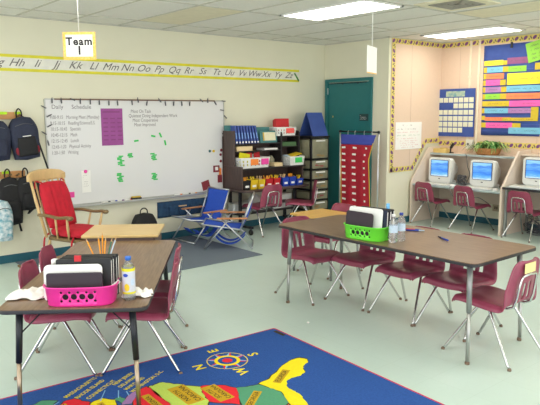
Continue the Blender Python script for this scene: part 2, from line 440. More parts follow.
# tackboard panels with border
t = thing('pinboard', 'peach pinboard with purple and yellow border on the alcove end wall', 'pinboard', M=wallM('P', 6.95, .76))
f = MB(); poly = [(0, 0), (.53, 0), (.83, .385), (1.165, .40), (1.165, 1.87), (0, 1.87)]; f.prism(poly, 0, .012)
f.box(.445, .45, 0, 1.86, .012, .0135, 1); obj('panel', f, [M_peach, M_seam], t)
def border(mb, pts, w):
    # strip along a polyline with alternating motifs
    for (a, c) in zip(pts, pts[1:]):
        dx, dy = c[0]-a[0], c[1]-a[1]; L = math.hypot(dx, dy); ux, uy = dx/L, dy/L; nx, ny = -uy, ux
        P = lambda s, q: (a[0]+ux*s+nx*q, a[1]+uy*s+ny*q)
        e = w*.45
        flat(mb, [P(-0, 0), P(L, 0), P(L, w), P(0, w)], .0145, 0)
        k = 0; s = .03
        while s < L-.02:
            cx, cy = P(s, w*.5); ang = math.atan2(uy, ux)+.7
            if k % 2 == 0:
                flat(mb, ellipse(cx, cy, .034, .022, 10, ang), .0152, 1)
            else:
                for dq, dd in ((.26, -.012), (.62, .008), (.4, .018)):
                    q = P(s+dd, w*dq); flat(mb, ellipse(q[0], q[1], .014, .010, 7, ang+1), .0152, 2)
            k += 1; s += .064
f = MB(); w = .075
border(f, [(0, 1.86), (0, .08)][::-1], -w) if False else None
border(f, [(0, 1.795), (1.165, 1.795)], w); border(f, [(w, 0), (w, 1.795)], w); border(f, [(.0, .0), (.5, 0)], w)
border(f, [(.53, .0), (.83, .385)], w); border(f, [(.80, .385), (1.165, .39)], w); obj('patterned_border', f, [M_bky, M_bkp, M_bkw], t)
t = thing('pinboard', 'peach pinboard with purple and yellow border above the computer desks', 'pinboard', M=wallM('R', 5.66, 1.04))
f = MB(); f.box(0, 4.5, -.3, 1.59, 0, .012)
for x in (.32, 1.54, 2.76): f.box(x, x+.005, -.3, 1.58, .012, .0135, 1)
obj('panel', f, [M_peach, M_seam], t)
f = MB(); border(f, [(0, 1.51), (4.5, 1.51)], w); border(f, [(0, .07), (4.5, .07)], w); obj('patterned_border', f, [M_bky, M_bkp, M_bkw], t)
# vertical conduits on the right wall
for y, lb in ((5.165, 'left one of two cream vertical conduits between the two blue wall charts'), (5.025, 'right one of two cream vertical conduits between the two blue wall charts')):
    t = thing('wall_conduit', lb, 'conduit', M=wallM('R', y, 0, .0125), group='cream wall conduits')
    f = MB(); f.box(-.016, .016, 1.07, ZC-.016, 0, .014); obj('channel', f, M_deske, t, bevel=.004)
    f = MB()
    for z in (1.5, 2.1): f.box(-.02, .02, z, z+.03, 0, .017)
    obj('coupling', f, M_deske, t)

# ------------------------------------------------------------------ wall graphics
t = thing('alphabet_banner', 'long white cursive alphabet strip with yellow edges high on the back wall', 'banner', M=wallM('W', 0, 2.06))
x1 = 6.364
f = MB(); f.box(.5, x1, 0, .178, 0, .003); obj('strip', f, M_banner, t)
f = MB(); f.box(.5, x1, 0, .032, .003, .0036); f.box(.5, x1, .146, .178, .003, .0036); obj('edge_stripe', f, M_bannery, t)
f = MB()
for i in range(26):
    x = 2.27+(i-7)*.2155
    put_text(f, chr(65+i)+chr(97+i), x, .09, .115, .004, shear=.5, sx=1.15)
obj('cursive_lettering', f, mat('soft_black_ink', (104, 100, 94), .8), t)
f = MB(); f.M = Matrix.Rotation(-.9, 4, 'Z'); f.box(-.01, .13, -.012, .012, .004, .008); o = obj('green_marker_mark', f, M_leaf, t); o.location = (x1-.09, .12, 0); 

# whiteboard
t = thing('whiteboard', 'large white dry erase board on the back wall covered with writing', 'whiteboard', M=wallM('W', 2.555, .575))
BW, BH = 2.405, 1.19
f = MB(); f.box(0, BW, 0, BH, 0, .018); obj('board_surface', f, M_wboard, t)
f = MB(); f.box(-.012, 0, -.01, BH+.006, 0, .026); f.box(BW, BW+.012, -.01, BH+.006, 0, .026); f.box(0, BW, -.012, 0, 0, .026); obj('board_frame', f, M_alub, t)
f = MB(); f.box(.1, BW-.14, BH-.002, BH+.014, 0, .03); obj('map_rail', f, M_cork, t)
f = MB(); f.box(0, .1, BH, BH+.014, 0, .024); f.box(BW-.14, BW, BH, BH+.014, 0, .024); obj('rail_end', f, M_alub, t)
f = MB(); f.box(.0, BW, -.03, -.014, .0, .085); f.box(0, BW, -.014, -.006, .077, .085); obj('marker_tray', f, M_alub, t, bevel=.003)
f = MB(); z = .0187
put_text(f, 'Daily', .065, 1.11, .066, z, align='LEFT'); put_text(f, 'Schedule', .295, 1.11, .066, z, align='LEFT')
for k, s in enumerate(('9:00-9:15   Morning Meet (Monday)', '9:15-10:15   Reading/Science/S.S.', '10:15-10:45   Specials', '10:45-12:15   Math', '12:15-12:45   Lunch', '12:45-1:20   Physical Activity', '1:20-1:50   Writing')):
    put_text(f, s, .04, .995-.066*k, .056, z, align='LEFT', shear=.1, sx=.72)
for k, s in enumerate(('Most On Task', 'Quietest Doing Independent Work', 'Most Cooperative', 'Most Improved')):
    put_text(f, s, (1.03, 1.0, 1.05, 1.07)[k], 1.06-.054*k, .058, z, align='LEFT', shear=.1, sx=.82)
obj('handwriting', f, M_ink2, t)
BM = lambda x, z: wallM('W', x, z, .0185)
t = thing('purple_chart', 'purple laminated chart hanging at the top of the whiteboard', 'chart', M=BM(3.20, 1.235))
f = MB(); f.box(0, .275, 0, .435, 0, .002); obj('sheet', f, M_purple, t)
f = MB()
for k in range(6):
    for c in (0, .09, .18): f.box(.025+c, .085+c, .06+.05*k, .075+.05*k, .002, .0024)
f.box(.02, .24, .385, .405, .002, .0024); obj('printed_table', f, mat('purple_print', (138, 50, 124), .4), t)
t = thing('pinned_note', 'tall white note held by a pink magnet on the whiteboard', 'note', M=BM(2.93, .70))
f = MB(); f.box(0, .11, 0, .255, 0, .0015); obj('sheet', f, M_paper, t)
f = MB()
for k in range(6): scribble(f, .02, .09, .2-.025*k, .004, .002, 0, .008, .0015)
obj('print', f, M_ink2, t)
f = MB(); f.lathe([(.02, .0016), (.02, .008), (.012, .012)], 14, c=(.05, .245, 0)); obj('magnet', f, M_magenta, t)
f = MB(); f.box(0, .10, 0, .065, 0, .002); o = obj('magenta_card', f, M_magenta); o.matrix_world = BM(2.735, .655); tag(o, 'small magenta card low on the whiteboard behind the rocking chair', 'card')
# loose green magnetic strips
GR = [((3.648, 1.279, .06, .1), 'green magnetic strip lying almost level, leftmost of the four loose strips'), ((3.883, 1.33, .06, -.2), 'green magnetic strip tilted slightly down, second of the four loose strips'),
      ((3.985, 1.341, .065, -1.1), 'steep green magnetic strip, uppermost right of the four loose strips'), ((4.05, 1.243, .065, -1.35), 'nearly upright green magnetic strip, lowest of the four loose strips')]
for (x, z, L, a), lb in GR:
    f = MB(); f.box(-L/2, L/2, -.011, .011, 0, .004); o = obj('magnetic_strip', f, M_green); o.matrix_world = BM(x, z) @ RZ(a); tag(o, lb, 'magnet', 'green magnetic strips')
first = None
mb_strip = None
for (x, z, n, lb) in ((3.42, 1.045, 7, 'green magnetic strip in the upper left stack below the purple chart'), (3.555, 1.105, 3, 'green magnetic strip in the small cluster right of the purple chart bottom'),
                      (3.875, 1.075, 5, 'green magnetic strip in the upper stack below the ranking list'), (3.41, .845, 6, 'green magnetic strip in the lowest left stack below the purple chart'), (3.87, .825, 5, 'green magnetic strip in the lowest stack right of centre')):
    for k in range(n):
        if first is None:
            f = MB(); f.box(-.03, .03, -.008, .008, 0, .004); first = obj('magnetic_strip', f, M_green); o = first
        else: o = first.copy(); COL.objects.link(o)
        o.matrix_world = BM(x+random.uniform(-.012, .012)+(.02 if k % 3 == 0 else 0), z+.0185*(k-(n-1)/2)) @ RZ(random.uniform(-.08, .08)+(.05 if k % 2 else 0))
        tag(o, lb, 'magnet', 'green magnetic strips')
# round magnets and cards at the right end of the board
for (x, z, m_, lb) in ((4.728, 1.108, mat('dark_teal_dot', (40, 90, 96), .4), 'dark teal round magnet at the right end of the whiteboard'), (4.79, 1.106, M_yellow, 'yellow round magnet at the right end of the whiteboard'),
        (4.915, 1.115, M_mar2, 'topmost of three dark red round magnets at the board right edge'), (4.905, 1.053, M_mar2, 'middle of three dark red round magnets at the board right edge'), (4.905, .965, M_mar2, 'lowest of three dark red round magnets at the board right edge')):
    f = MB(); f.lathe([(.019, 0), (.019, .006), (.012, .01)], 14); o = obj('round_magnet', f, m_); o.matrix_world = BM(x, z); tag(o, lb, 'magnet', 'round magnets')
t = thing('photo_magnet', 'dark red square frame with a pale picture on the whiteboard right side', 'magnet', M=BM(4.83, .865))
f = MB(); f.box(-.05, .05, -.045, .045, 0, .006); obj('frame', f, M_mar2, t); f = MB(); f.box(-.022, .026, -.02, .026, .006, .007); obj('picture', f, M_paper, t)
t = thing('card_magnet', 'dark red tall card with an orange top on the whiteboard right side', 'magnet', M=BM(4.885, .73))
f = MB(); f.box(-.035, .035, -.055, .05, 0, .006); obj('card', f, M_mar2, t); f = MB(); f.box(-.012, .025, .05, .14, 0, .006); obj('orange_tab', f, M_orange, t)
t = thing('card_magnet', 'dark red square card hung askew low on the whiteboard', 'magnet', M=BM(4.655, .655) @ RZ(.25))
f = MB(); f.box(-.06, .06, -.06, .06, 0, .006); obj('card', f, M_mar2, t)
# clips along the rail and the frame
CL = [(2.625, 1.755, 0), (2.73, 1.755, .1), (2.86, 1.77, 1.2), (2.95, 1.75, 0), (3.07, 1.745, 0), (3.18, 1.74, 0), (3.30, 1.735, 0), (3.41, 1.735, .1), (3.60, 1.74, .1), (3.68, 1.77, .2), (3.80, 1.735, -.2), (3.98, 1.77, .7), (4.06, 1.735, .1), (4.18, 1.735, -.15), (4.30, 1.735, .1), (4.42, 1.735, -.1), (4.60, 1.775, .9), (4.70, 1.775, 0), (4.82, 1.745, .6), (4.955, 1.77, 1.5),
      (4.93, 1.65, 1.4), (4.985, 1.56, .8), (4.955, 1.33, 1.3), (2.53, 1.685, 1.1), (2.585, 1.59, -1.1), (2.585, 1.48, -1.1), (2.52, 1.40, 1.0), (2.56, 1.29, .2)]
fc = None
for i, (x, z, a) in enumerate(CL):
    if fc is None:
        f = MB(); f.box(-.006, .006, -.03, .02, 0, .012); f.tube([(0, .02, .006), (0, .034, .012)], .004); fc = obj('board_clip', f, M_cable); o = fc
    else: o = fc.copy(); COL.objects.link(o)
    o.matrix_world = wallM('W', x, z, .031 if z > 1.7 else .027) @ RZ(a)
    tag(o, 'small dark clip on the top rail of the whiteboard' if 1.7 < z else 'small dark clip on the side edge of the whiteboard', 'clip', 'clips on the top rail' if z > 1.7 else 'clips on the side edges')
# things on the marker tray
TY = 6.885
t = thing('eraser', 'black and yellow felt eraser on the whiteboard tray', 'eraser', (3.60, YW-.055, .563))
f = MB(); f.box(-.065, .065, -.022, .022, 0, .026); obj('felt', f, M_black, t, bevel=.004); f = MB(); f.box(-.06, .06, -.02, .02, .026, .04); obj('back', f, M_olive, t, bevel=.004)
for x, m_, lb in ((3.20, M_black, 'black marker at the left end of the whiteboard tray'), (3.29, M_blue, 'blue marker lying on the whiteboard tray'), (3.38, mat('violet_pen', (110, 60, 130), .5), 'violet marker lying on the whiteboard tray'), (3.49, M_red, 'red marker beside the felt eraser'), (4.20, M_orange, 'orange marker on the tray right of the eraser'), (4.33, M_black, 'black marker right of the orange marker'), (4.43, M_pencil, 'light brown marker at the right of the tray')):
    t = thing('marker', lb, 'marker', (x, YW-.05, .5705), 0, 'markers on the whiteboard tray')
    f = MB(); f.tube([(-.055, 0, 0), (.03, 0, 0)], .0075); obj('barrel', f, M_white, t); f = MB(); f.tube([(.03, 0, 0), (.06, 0, 0)], .0078); obj('cap', f, m_, t)

# denim pocket chart under the board
t = thing('pocket_chart', 'denim blue pocket strip hanging on the wall below the whiteboard', 'pocket chart', M=wallM('W', 3.915, .285, .005))
f = MB(); f.grid(lambda u, v: (.80*u, .205*v, .004+.006*math.sin(u*PI*10)**2*(1-v)), 60, 6); obj('backing', f, M_denim, t, solid=.004)
for k in range(5):
    f = MB(); f.grid(lambda u, v: (.01+.157*k+.15*u, .012+.13*v-.02*math.sin(PI*u)*v, .012+.03*math.sin(PI*u)*(.4+.6*v)), 10, 5); obj('pocket', f, M_denim, t, solid=.003)
f = MB(); f.box(.30, .42, .125, .14, .03, .034); obj('paper_slip', f, M_wood_raw, t)

# hanging signs
def hang_sign(loc, rz, label, text):
    t = thing('hanging_sign', label, 'sign', loc, rz, 'paper signs hung from the ceiling')
    f = MB(); f.box(-.122, .122, -.002, .002, -.1, .1); obj('board', f, M_signframe if text else M_paper, t)  # textless sign is white all over: overexposure put into its colour
    f = MB(); f.box(-.1, .1, -.003, -.002, -.078, .08); f.box(-.1, .1, .002, .003, -.078, .08); obj('white_field', f, M_paper, t)
    if text:
        f = MB(); f.M = Matrix.Rotation(PI/2, 4, 'X')
        put_text(f, 'Team', 0, .03, .078, .0036, off=.035, spacing=1.15); put_text(f, '1', 0, -.036, .085, .0036, off=.035); obj('lettering', f, M_black_ink, t)
    else:
        f = MB(); f.box(-.122, .122, -.0032, .0032, -.1, -.092); obj('lower_edge', f, M_signframe, t)
    f = MB(); f.tube([(0, 0, .1), (0, 0, ZC-loc[2]-.007)], .0025, 5); obj('string', f, M_paper, t)
hang_sign((1.955, 4.53, 2.105), -.72, 'orange bordered paper sign reading Team 1 on a string', True)
hang_sign((3.66, 3.17, 1.995), .42, 'paper sign painted blank white for overexposure, turned edgeways on a string near the door', False)

# poster on the alcove end wall
t = thing('poster', 'white handwritten poster pinned to the alcove end wall', 'poster', M=wallM('P', 7.06, 1.08, .0155))
f = MB(); f.box(0, .60, 0, .39, 0, .002); obj('sheet', f, M_paper, t)
f = MB(); scribble(f, .15, .38, .345, .01, .0025, 0, .012, .003); scribble(f, .04, .5, .29, .01, .0025, 0, .012, .003)
obj('black_writing', f, M_ink2, t); f = MB(); pk = mat('pink_ink', (214, 150, 150), .7)
for k, (a, c) in enumerate(((.03, .55), (.03, .52), (.1, .5), (.1, .45), (.12, .55), (.13, .5))): scribble(f, a, c, (.245, .155, .12, .09, .06, .03)[k], .008, .0025, 0, .011, .003)
obj('red_writing', f, pk, t); f = MB(); scribble(f, .03, .57, .2, .01, .0025, 0, .011, .003); obj('green_writing', f, mat('green_ink', (150, 180, 150), .7), t)

# calendar chart
t = thing('calendar_chart', 'blue calendar pocket chart with rows of small date cards', 'pocket chart', M=wallM('R', 5.685-.0, 1.25, .034))
f = MB(); f.box(0, .63, 0, .70, 0, .004); obj('backing', f, M_chartb, t)
f = MB(); f.box(.14, .46, .585, .665, .004, .006); obj('month_card', f, mat('month_print', (206, 214, 170), .6, scale=14, rgb2=(110, 160, 170)), t)
rows = ((.50, [0,1,2,3,4,5,6]), (.415, [3,4,5,6]), (.32, range(7)), (.23, range(7)), (.145, range(7)), (.06, range(5)))
mc = mat('date_card', (226, 226, 200), .6); card0 = None
for z, cs in rows:
    for c in cs:
        if card0 is None:
            f = MB(); f.box(0, .074, 0, .07, .004, .006); scribble(f, .02, .05, .035, .012, .0065, 1, .01, .003); card0 = obj('date_card', f, [mc, M_ink2], t); o = card0
        else: o = card0.copy(); COL.objects.link(o); o.parent = t
        o.location = (.018+.086*c, z, 0)
# big pocket chart
t = thing('pocket_chart', 'large blue wall pocket chart with many bright coloured sentence strips', 'pocket chart', M=wallM('R', 4.95, 1.28, .0155))
CW, CH = .87, 1.25
f = MB(); f.grid(lambda u, v: (CW*u, CH*v, .004+.004*math.sin(u*9+v*2)), 16, 16); obj('backing', f, M_chartb, t, solid=.003)
f = MB()
for k in range(10): f.box(.005, CW-.005, .06+.093*k, .066+.093*k, .009, .011)
obj('clear_pocket_edge', f, mat('chart_edge', (70, 96, 176), .4), t)
cy_, cp, co, cg, cb, cv, cmx = M_bannery, mat('neon_pink', (250, 100, 180), .6), mat('neon_orange', (252, 140, 90), .6), mat('neon_green', (150, 214, 70), .6), mat('sky_paper', (124, 192, 220), .6), mat('lilac_paper', (176, 128, 184), .6), mat('mauve_paper', (150, 84, 132), .6)
mus = mat('mustard_paper', (216, 188, 50), .6); yel = mat('neon_yellow', (244, 226, 60), .6)
ST = [(.01, .30, .97, .07, yel), (.30, .36, .97, .06, mus), (.36, .66, .975, .085, cmx),
      (.01, .06, .875, .075, mus), (.06, .30, .875, .075, cb), (.30, .38, .875, .075, mus), (.38, .64, .87, .075, cg), (.76, .86, .88, .09, mus),
      (.01, .05, .785, .075, mus), (.05, .32, .785, .075, co), (.37, .865, .695, .155, yel),
      (.01, .05, .695, .075, mus), (.05, .27, .695, .08, cp), (.27, .35, .695, .075, mus),
      (.01, .05, .60, .075, mus), (.05, .29, .60, .075, cv), (.29, .37, .60, .075, mus), (.37, .865, .60, .08, cb),
      (.01, .05, .505, .075, mus), (.05, .28, .505, .075, cg), (.28, .37, .505, .075, mus), (.37, .865, .50, .08, co),
      (.01, .42, .405, .075, mus), (.42, .865, .40, .08, cp),
      (.01, .05, .31, .07, mus), (.05, .41, .31, .07, cb), (.41, .82, .31, .07, cv), (.74, .84, .22, .17, mus),
      (.01, .06, .215, .06, mus), (.06, .45, .205, .05, co), (.33, .84, .205, .045, mus),
      (.01, .08, .11, .07, mus), (.08, .48, .105, .075, cp), (.48, .6, .115, .06, mus), (.43, .9, .03, .085, cb)]
for k_, (a, c, z, h, m_) in enumerate(ST):
    f = MB(); e_ = .0003*k_; f.box(a, c, z, z+h, .0095, .0125+e_)
    if c-a > .15: scribble(f, a+.05, c-.05, z+h/2, .01, .0128+e_, 1, .014, .003)
    obj('sentence_strip', f, [m_, M_ink], t)
f = MB(); f.M = T(.75, 1.13, 0) @ RZ(.22)
f.box(-.11, .12, -.14, .12, .021, .0245)
for k in range(4): scribble(f, -.05, .08, .07-.055*k, .012, .0248, 1, .014, .004)
obj('sentence_strip', f, [cg, M_ink], t)
f = MB(); f.box(.40, .43, CH-.06, CH+.02, .008, .02); obj('hanging_clip', f, M_black, t)

# ------------------------------------------------------------------ school chair
def catmull(P, n):
    out = []
    for i in range(len(P)-1):
        p0, p1, p2, p3 = P[max(i-1, 0)], P[i], P[i+1], P[min(i+2, len(P)-1)]
        for k in range(n):
            s = k/n
            out.append(tuple(.5*((2*p1[j])+(-p0[j]+p2[j])*s+(2*p0[j]-5*p1[j]+4*p2[j]-p3[j])*s*s+(-p0[j]+3*p1[j]-3*p2[j]+p3[j])*s**3) for j in range(len(p1))))
    out.append(tuple(P[-1])); return out
PROF = [(.205, .338, .165), (.208, .362, .182), (.19, .380, .194), (.12, .388, .204), (.03, .380, .208), (-.07, .372, .208), (-.13, .371, .206), (-.162, .382, .204), (-.180, .405, .202),
        (-.190, .442, .200), (-.199, .49, .196), (-.211, .555, .186), (-.222, .617, .172), (-.228, .648, .158), (-.231, .665, .135), (-.232, .674, .10)]
PR = catmull(PROF, 4)
def shell_pt(row, u):
    x, z, w = PR[row]; y = w*u
    k = min(1, max(0, (z-.39)/.09)); a = abs(u)
    e = max(0, (a-.8)/.2)**1.5
    if row > 24 and x < -.1:
        return (x+.035*u*u*k-.016*e*k, y, z-.024*e*(1-k))
    return (x, y, z+.012*a**2-.036*e*(1 if z > .36 else .3))
NR = len(PR)-1; SPLIT = next(i for i, p in enumerate(PR) if p[0] < -.15 and p[1] > .375)
NU = 24
def chair_proto(label):
    t = thing('school_chair', label, 'chair', (0, 0, 0), 0)
    f = MB(); n = SPLIT
    f.grid(lambda u, v: shell_pt(round(v*n), 2*u-1), NU, n); obj('seat', f, M_chair, t, solid=.007)
    f = MB(); n2 = NR-SPLIT
    def skip(u, v):
        r = SPLIT+v*n2; z = PR[int(r)][1]; uu = 2*u-1
        return PR[int(r)][0] < -.165 and .40 < z < .515 and any(abs(uu-c) < .09 for c in (-.36, 0, .36))
    f.grid(lambda u, v: shell_pt(SPLIT+round(v*n2), 2*u-1), NU, n2, skip=skip); obj('backrest', f, M_chair, t, solid=.007)
    for sy in (-1, 1):
        for sx in (1, -1):
            f = MB(); y0, y1 = .135*sy, .215*sy
            P = [(-sx*.03, y0*.9, .358), (sx*.02, y0, .350), (sx*.045, y0*1.03, .328), (sx*.225, y1*.985, .03), (sx*.24, y1, .012)]
            f.tube(P, [.0105, .0105, .0105, .0095, .009]); l = obj('leg', f, M_chrome, t)
            f = MB(); f.lathe([(.0125, 0), (.013, .007), (.0105, .016)], 10, c=(sx*.243, y1*1.005, 0)); obj('foot_glide', f, M_rubber, l)
    for x, z in ((.03, .360), (-.07, .355)):
        f = MB(); f.tube([(x, .13, z), (x, -.13, z)], .009); obj('under_frame', f, M_chrome, t)
    f = MB(); P = []
    for q in [(-.06, .105, .358), (-.14, .108, .357), (-.180, .108, .375), (-.198, .106, .43), (-.209, .102, .50), (-.218, .097, .555), (-.222, .080, .578), (-.224, 0, .585)]: P.append(q)
    P = P+[(a, -y, z) for a, y, z in P[-2::-1]]
    f.tube([(x-.009, y, z) for x, y, z in P], .0085, 8); obj('back_frame', f, M_chrome, t)
    return t
CH0 = None
def chair(x, y, deg, label, sticker=False, sc=1):
    global CH0
    if CH0 is None:
        CH0 = chair_proto(label); o = CH0
        o.location = (x, y, 0); o.rotation_euler = (0, 0, math.radians(deg)); o['group'] = 'maroon school chairs'
    else: o = dup(CH0, (x, y, 0), math.radians(deg), label, 'maroon school chairs')
    if sc != 1: o.scale = (sc, sc, sc)
    if sticker:
        f = MB(); f.box(-.232, -.231, -.06, .075, .595, .66); s = obj('name_sticker', f, mat('sticker_cream', (232, 216, 150), .7), o); s['label'] = 'pale yellow name sticker'
        s.rotation_euler = (0, .0, 0); s.location = (-.005, 0, 0)
    return o
# around the right-hand table
chair(3.735, 3.89, -90, 'maroon school chair at the far end of the right-hand table, seen from the front')
chair(3.965, 3.49, 180, 'maroon school chair on the far side of the right-hand table, under the green basket')
chair(3.97, 3.00, 180, 'maroon school chair on the far side of the right-hand table, middle of three')
chair(3.985, 2.56, 180, 'maroon school chair on the far side of the right-hand table, nearest the camera')
chair(3.73, 2.12, 90, 'maroon school chair with a yellow sticker at the near end of the right-hand table', True)
chair(4.45, 4.37, 180, 'maroon school chair tucked under the small yellow desk')
# around the left-hand table
TA = math.radians(53.6); TU = (math.cos(TA), math.sin(TA)); TV = (TU[1], -TU[0]); TC = (1.697, 3.693)
def t1(u, v): return (TC[0]+TU[0]*u+TV[0]*v, TC[1]+TU[1]*u+TV[1]*v)
D1 = math.degrees(TA)
for (u, v, dr, lb) in ((-.07, -.262, -90, 'maroon school chair on the left side of the left-hand table, nearer one'), (.40, -.28, -90, 'maroon school chair on the left side of the left-hand table, farther one'),
                       (-.07, .25, 90, 'maroon school chair on the right side of the left-hand table, nearer one'), (.385, .225, 90, 'maroon school chair on the right side of the left-hand table, farther one')):
    x, y = t1(u, v); chair(x, y, D1+dr, lb)
# at the computers and the hutch
chair(7.55, 5.35, -8, 'maroon school chair at the left computer of the row', sc=.92)
chair(7.55, 4.70, -8, 'maroon school chair at the middle computer beside the carrel divider', sc=.92)
chair(7.56, 3.91, -6, 'maroon school chair at the rightmost computer of the row', sc=.92)
chair(5.25, 6.44, 94, 'maroon school chair pulled up to the dark storage desk, back to the camera')
chair(5.86, 6.34, 140, 'maroon school chair turned sideways in front of the drawer tower')

# ------------------------------------------------------------------ big tables
def table(label, L, W, H, loc, rz, sleeve, legs_mat):
    t = thing('activity_table', label, 'table', loc, rz)
    f = MB(); f.prism(round_rect(-L/2, L/2, -W/2, W/2, .05), H-.004, H); obj('laminate_top', f, M_lam, t)
    f = MB(); f.prism(round_rect(-L/2-.002, L/2+.002, -W/2-.002, W/2+.002, .05), H-.026, H-.0035); obj('edge_band', f, M_band, t, bevel=.006)
    f = MB(); a, c = L/2-.16, W/2-.16
    for q in ((-a, a, -c, -c+.03), (-a, a, c-.03, c), (-a, -a+.03, -c, c), (a-.03, a, -c, c)): f.box(*q, H-.05, H-.026)
    obj('apron_frame', f, sleeve, t)
    for sx in (-1, 1):
        for sy in (-1, 1):
            x, y = sx*(L/2-.075), sy*(W/2-.075); m = H*.5
            f = MB(); f.tube([(x-sx*.014, y-sy*.014, H-.034), (x, y, m)], [.019, .0165], 12); l = obj('leg', f, sleeve, t)
            f = MB(); f.tube([(x, y, m), (x+sx*.008, y+sy*.008, .02)], .0125, 10); obj('leg_insert', f, legs_mat, l)
            f = MB(); f.lathe([(.019, 0), (.02, .012), (.013, .026)], 12, c=(x+sx*.008, y+sy*.008, 0)); f.v = [((a-x)*.8+x, (c_-y)*.8+y, z_) for a, c_, z_ in f.v]; obj('foot_glide', f, M_rubber, l)
            if sleeve is M_blackm:
                f = MB(); f.tube([(x-sx*.01, y, H-.17), (x-sx*.02, y-sy*.12, H-.05)], .004, 6); obj('brace', f, sleeve, l)
    return t
H1_, H2_ = .62, .68
table('left-hand brown laminate table with black legs, standing partly on the map rug', 1.72, .76, H1_, (TC[0], TC[1], 0), TA, M_blackm, mat('worn_steel', (168, 150, 130), .3, .9))
table('right-hand long brown laminate table with grey steel legs', 1.87, .79, H2_, (3.735, 2.975, 0), PI/2, M_steel, mat('dull_steel', (176, 176, 172), .35, .8))

# small desks
def desk(label, L, W, H, loc, rz, top):
    t = thing('student_desk', label, 'desk', loc, rz)
    f = MB(); f.box(-L/2, L/2, -W/2, W/2, H-.022, H); obj('desk_top', f, top, t, bevel=.006)
    f = MB(); a, c = L/2-.03, W/2-.02; z0, z1 = H-.13, H-.023
    f.box(-a, a, -c, c, z0, z0+.006); f.box(-a, -a+.006, -c, c, z0, z1); f.box(a-.006, a, -c, c, z0, z1); f.box(-a, a, c-.006, c, z0, z1); f.box(-a, a, -c, -c+.006, z0+.05, z1)
    obj('book_box', f, M_apron, t)
    for sx in (-1, 1):
        for sy in (-1, 1):
            f = MB(); f.tube([(sx*(a-.03), sy*(c-.03), z0), (sx*(a-.005), sy*(c-.005), .0)], .013, 10); obj('leg', f, M_steel, t)
    return t
x, y = t1(1.13, -.06)
desk('small maple-topped desk pushed against the far end of the left-hand table', .60, .50, .66, (x, y, 0), TA-PI/2, M_maple)
desk('small yellow-topped desk beyond the far end of the right-hand table', .60, .46, .60, (4.39, 4.36, 0), PI/2, M_honey)

# ------------------------------------------------------------------ storage hutch
def holed(mb_plate, cutters):
    pass
HX0, HX1 = 4.935, 6.13
t = thing('storage_desk', 'dark brown rolling storage desk with open hutch shelves beside the whiteboard', 'storage unit', (0, 0, 0))
yb = 6.885
f = MB(); f.prism([(HX0-.03, yb), (HX1, yb), (HX1, 6.45), (HX1-.1, 6.40), (HX0+.12, 6.40), (HX0+.02, 6.45), (HX0-.03, 6.55)], .565, .595); obj('desk_surface', f, M_hutch, t, bevel=.006)
f = MB(); f.box(HX0-.01, HX1-.02, yb-.012, yb, .595, 1.30); obj('back_panel', f, M_hutch, t)
f = MB(); f.box(HX0, HX0+.022, 6.47, yb, .595, .905); obj('side_panel', f, M_hutch, t, bevel=.004)
f = MB(); f.box(HX1-.042, HX1-.02, 6.55, yb, .595, .86); obj('side_panel', f, M_hutch, t, bevel=.004)
f = MB(); f.box(HX0, HX0+.022, 6.635, yb, .905, 1.375); obj('upright', f, M_hutch, t, bevel=.004)
def upright(x):
    P = [(6.62, .875), (yb, .875), (yb, 1.36), (6.66, 1.36), (6.632, 1.345), (6.62, 1.31)]
    f = MB(); f.prism_axis(P, x-.012, x+.012, 'x'); obj('upright', f, M_hutchin, t, bevel=.004)
upright(5.765); upright(6.10)
f = MB(); f.box(HX0+.022, HX1-.02, 6.50, yb-.012, .855, .875); obj('shelf', f, M_hutchin, t, bevel=.003)
f = MB(); f.box(HX0+.022, 5.753, 6.635, yb-.012, 1.085, 1.10); obj('shelf', f, M_hutchin, t, bevel=.003)
f = MB(); f.box(HX0+.022, 5.753, 6.635, yb-.012, 1.185, 1.20); obj('shelf', f, M_hutchin, t, bevel=.003)
f = MB(); f.box(5.777, 6.088, 6.62, yb-.012, 1.275, 1.29); obj('shelf', f, M_hutchin, t, bevel=.003)
f = MB(); f.box(5.777, 6.088, 6.64, yb-.012, 1.13, 1.142); obj('shelf', f, M_hutchin, t, bevel=.003)
f = MB(); f.box(HX0+.06, HX1-.1, 6.62, yb-.03, .235, .255); obj('lower_shelf', f, M_hutchin, t, bevel=.003)
for x in (HX0+.08, HX1-.12):
    f = MB(); f.box(x-.018, x+.018, 6.60, 6.64, .115, .565); f.box(x-.018, x+.018, yb-.06, yb-.02, .115, .565); f.box(x-.025, x+.025, 6.36, yb-.02, .085, .115); l = obj('frame_leg', f, M_blackm, t, bevel=.004)
    for y in (6.39, yb-.06):
        c = MB(); c.tube([(x-.014, y, .036), (x+.014, y, .036)], .036, 14); c.box(x-.006, x+.006, y-.01, y+.01, .04, .088); obj('caster', c, M_black, l)
# books along the hutch top
bk = None
labs = ['leftmost', 'second', 'third', 'fourth', 'fifth', 'sixth', 'seventh', 'rightmost']
for k in range(8):
    if bk is None:
        bk = thing('workbook', '', 'book', (0, 0, 0), 0, 'tall blue workbooks on the hutch')
        f = MB(); f.box(-.014, .014, 0, .19, 0, .245); obj('cover', f, M_book, bk, bevel=.003); f = MB(); f.box(-.0125, .0125, -.001, .0, .01, .032); obj('spine_label', f, M_paper, bk)
        f = MB(); f.box(-.010, .010, -.0012, 0, .07, .15); obj('spine_print', f, mat('sky_print', (120, 160, 220), .5), bk); o = bk
    else: o = dup(bk)
    o.matrix_world = T(4.995+.052*k, 6.645, 1.2005) @ Matrix.Rotation(-.10-.018*k, 4, 'Y')
    o['label'] = 'tall blue workbook on the top shelf, %s of the leaning row of eight' % labs[k]
t = thing('cardboard_box', 'small pale teal box on top of the left hutch upright', 'box', (4.975, 6.76, 1.3755))
f = MB(); f.box(-.05, .012, -.02, .08, 0, .07); obj('sides', f, M_tealbox, t)
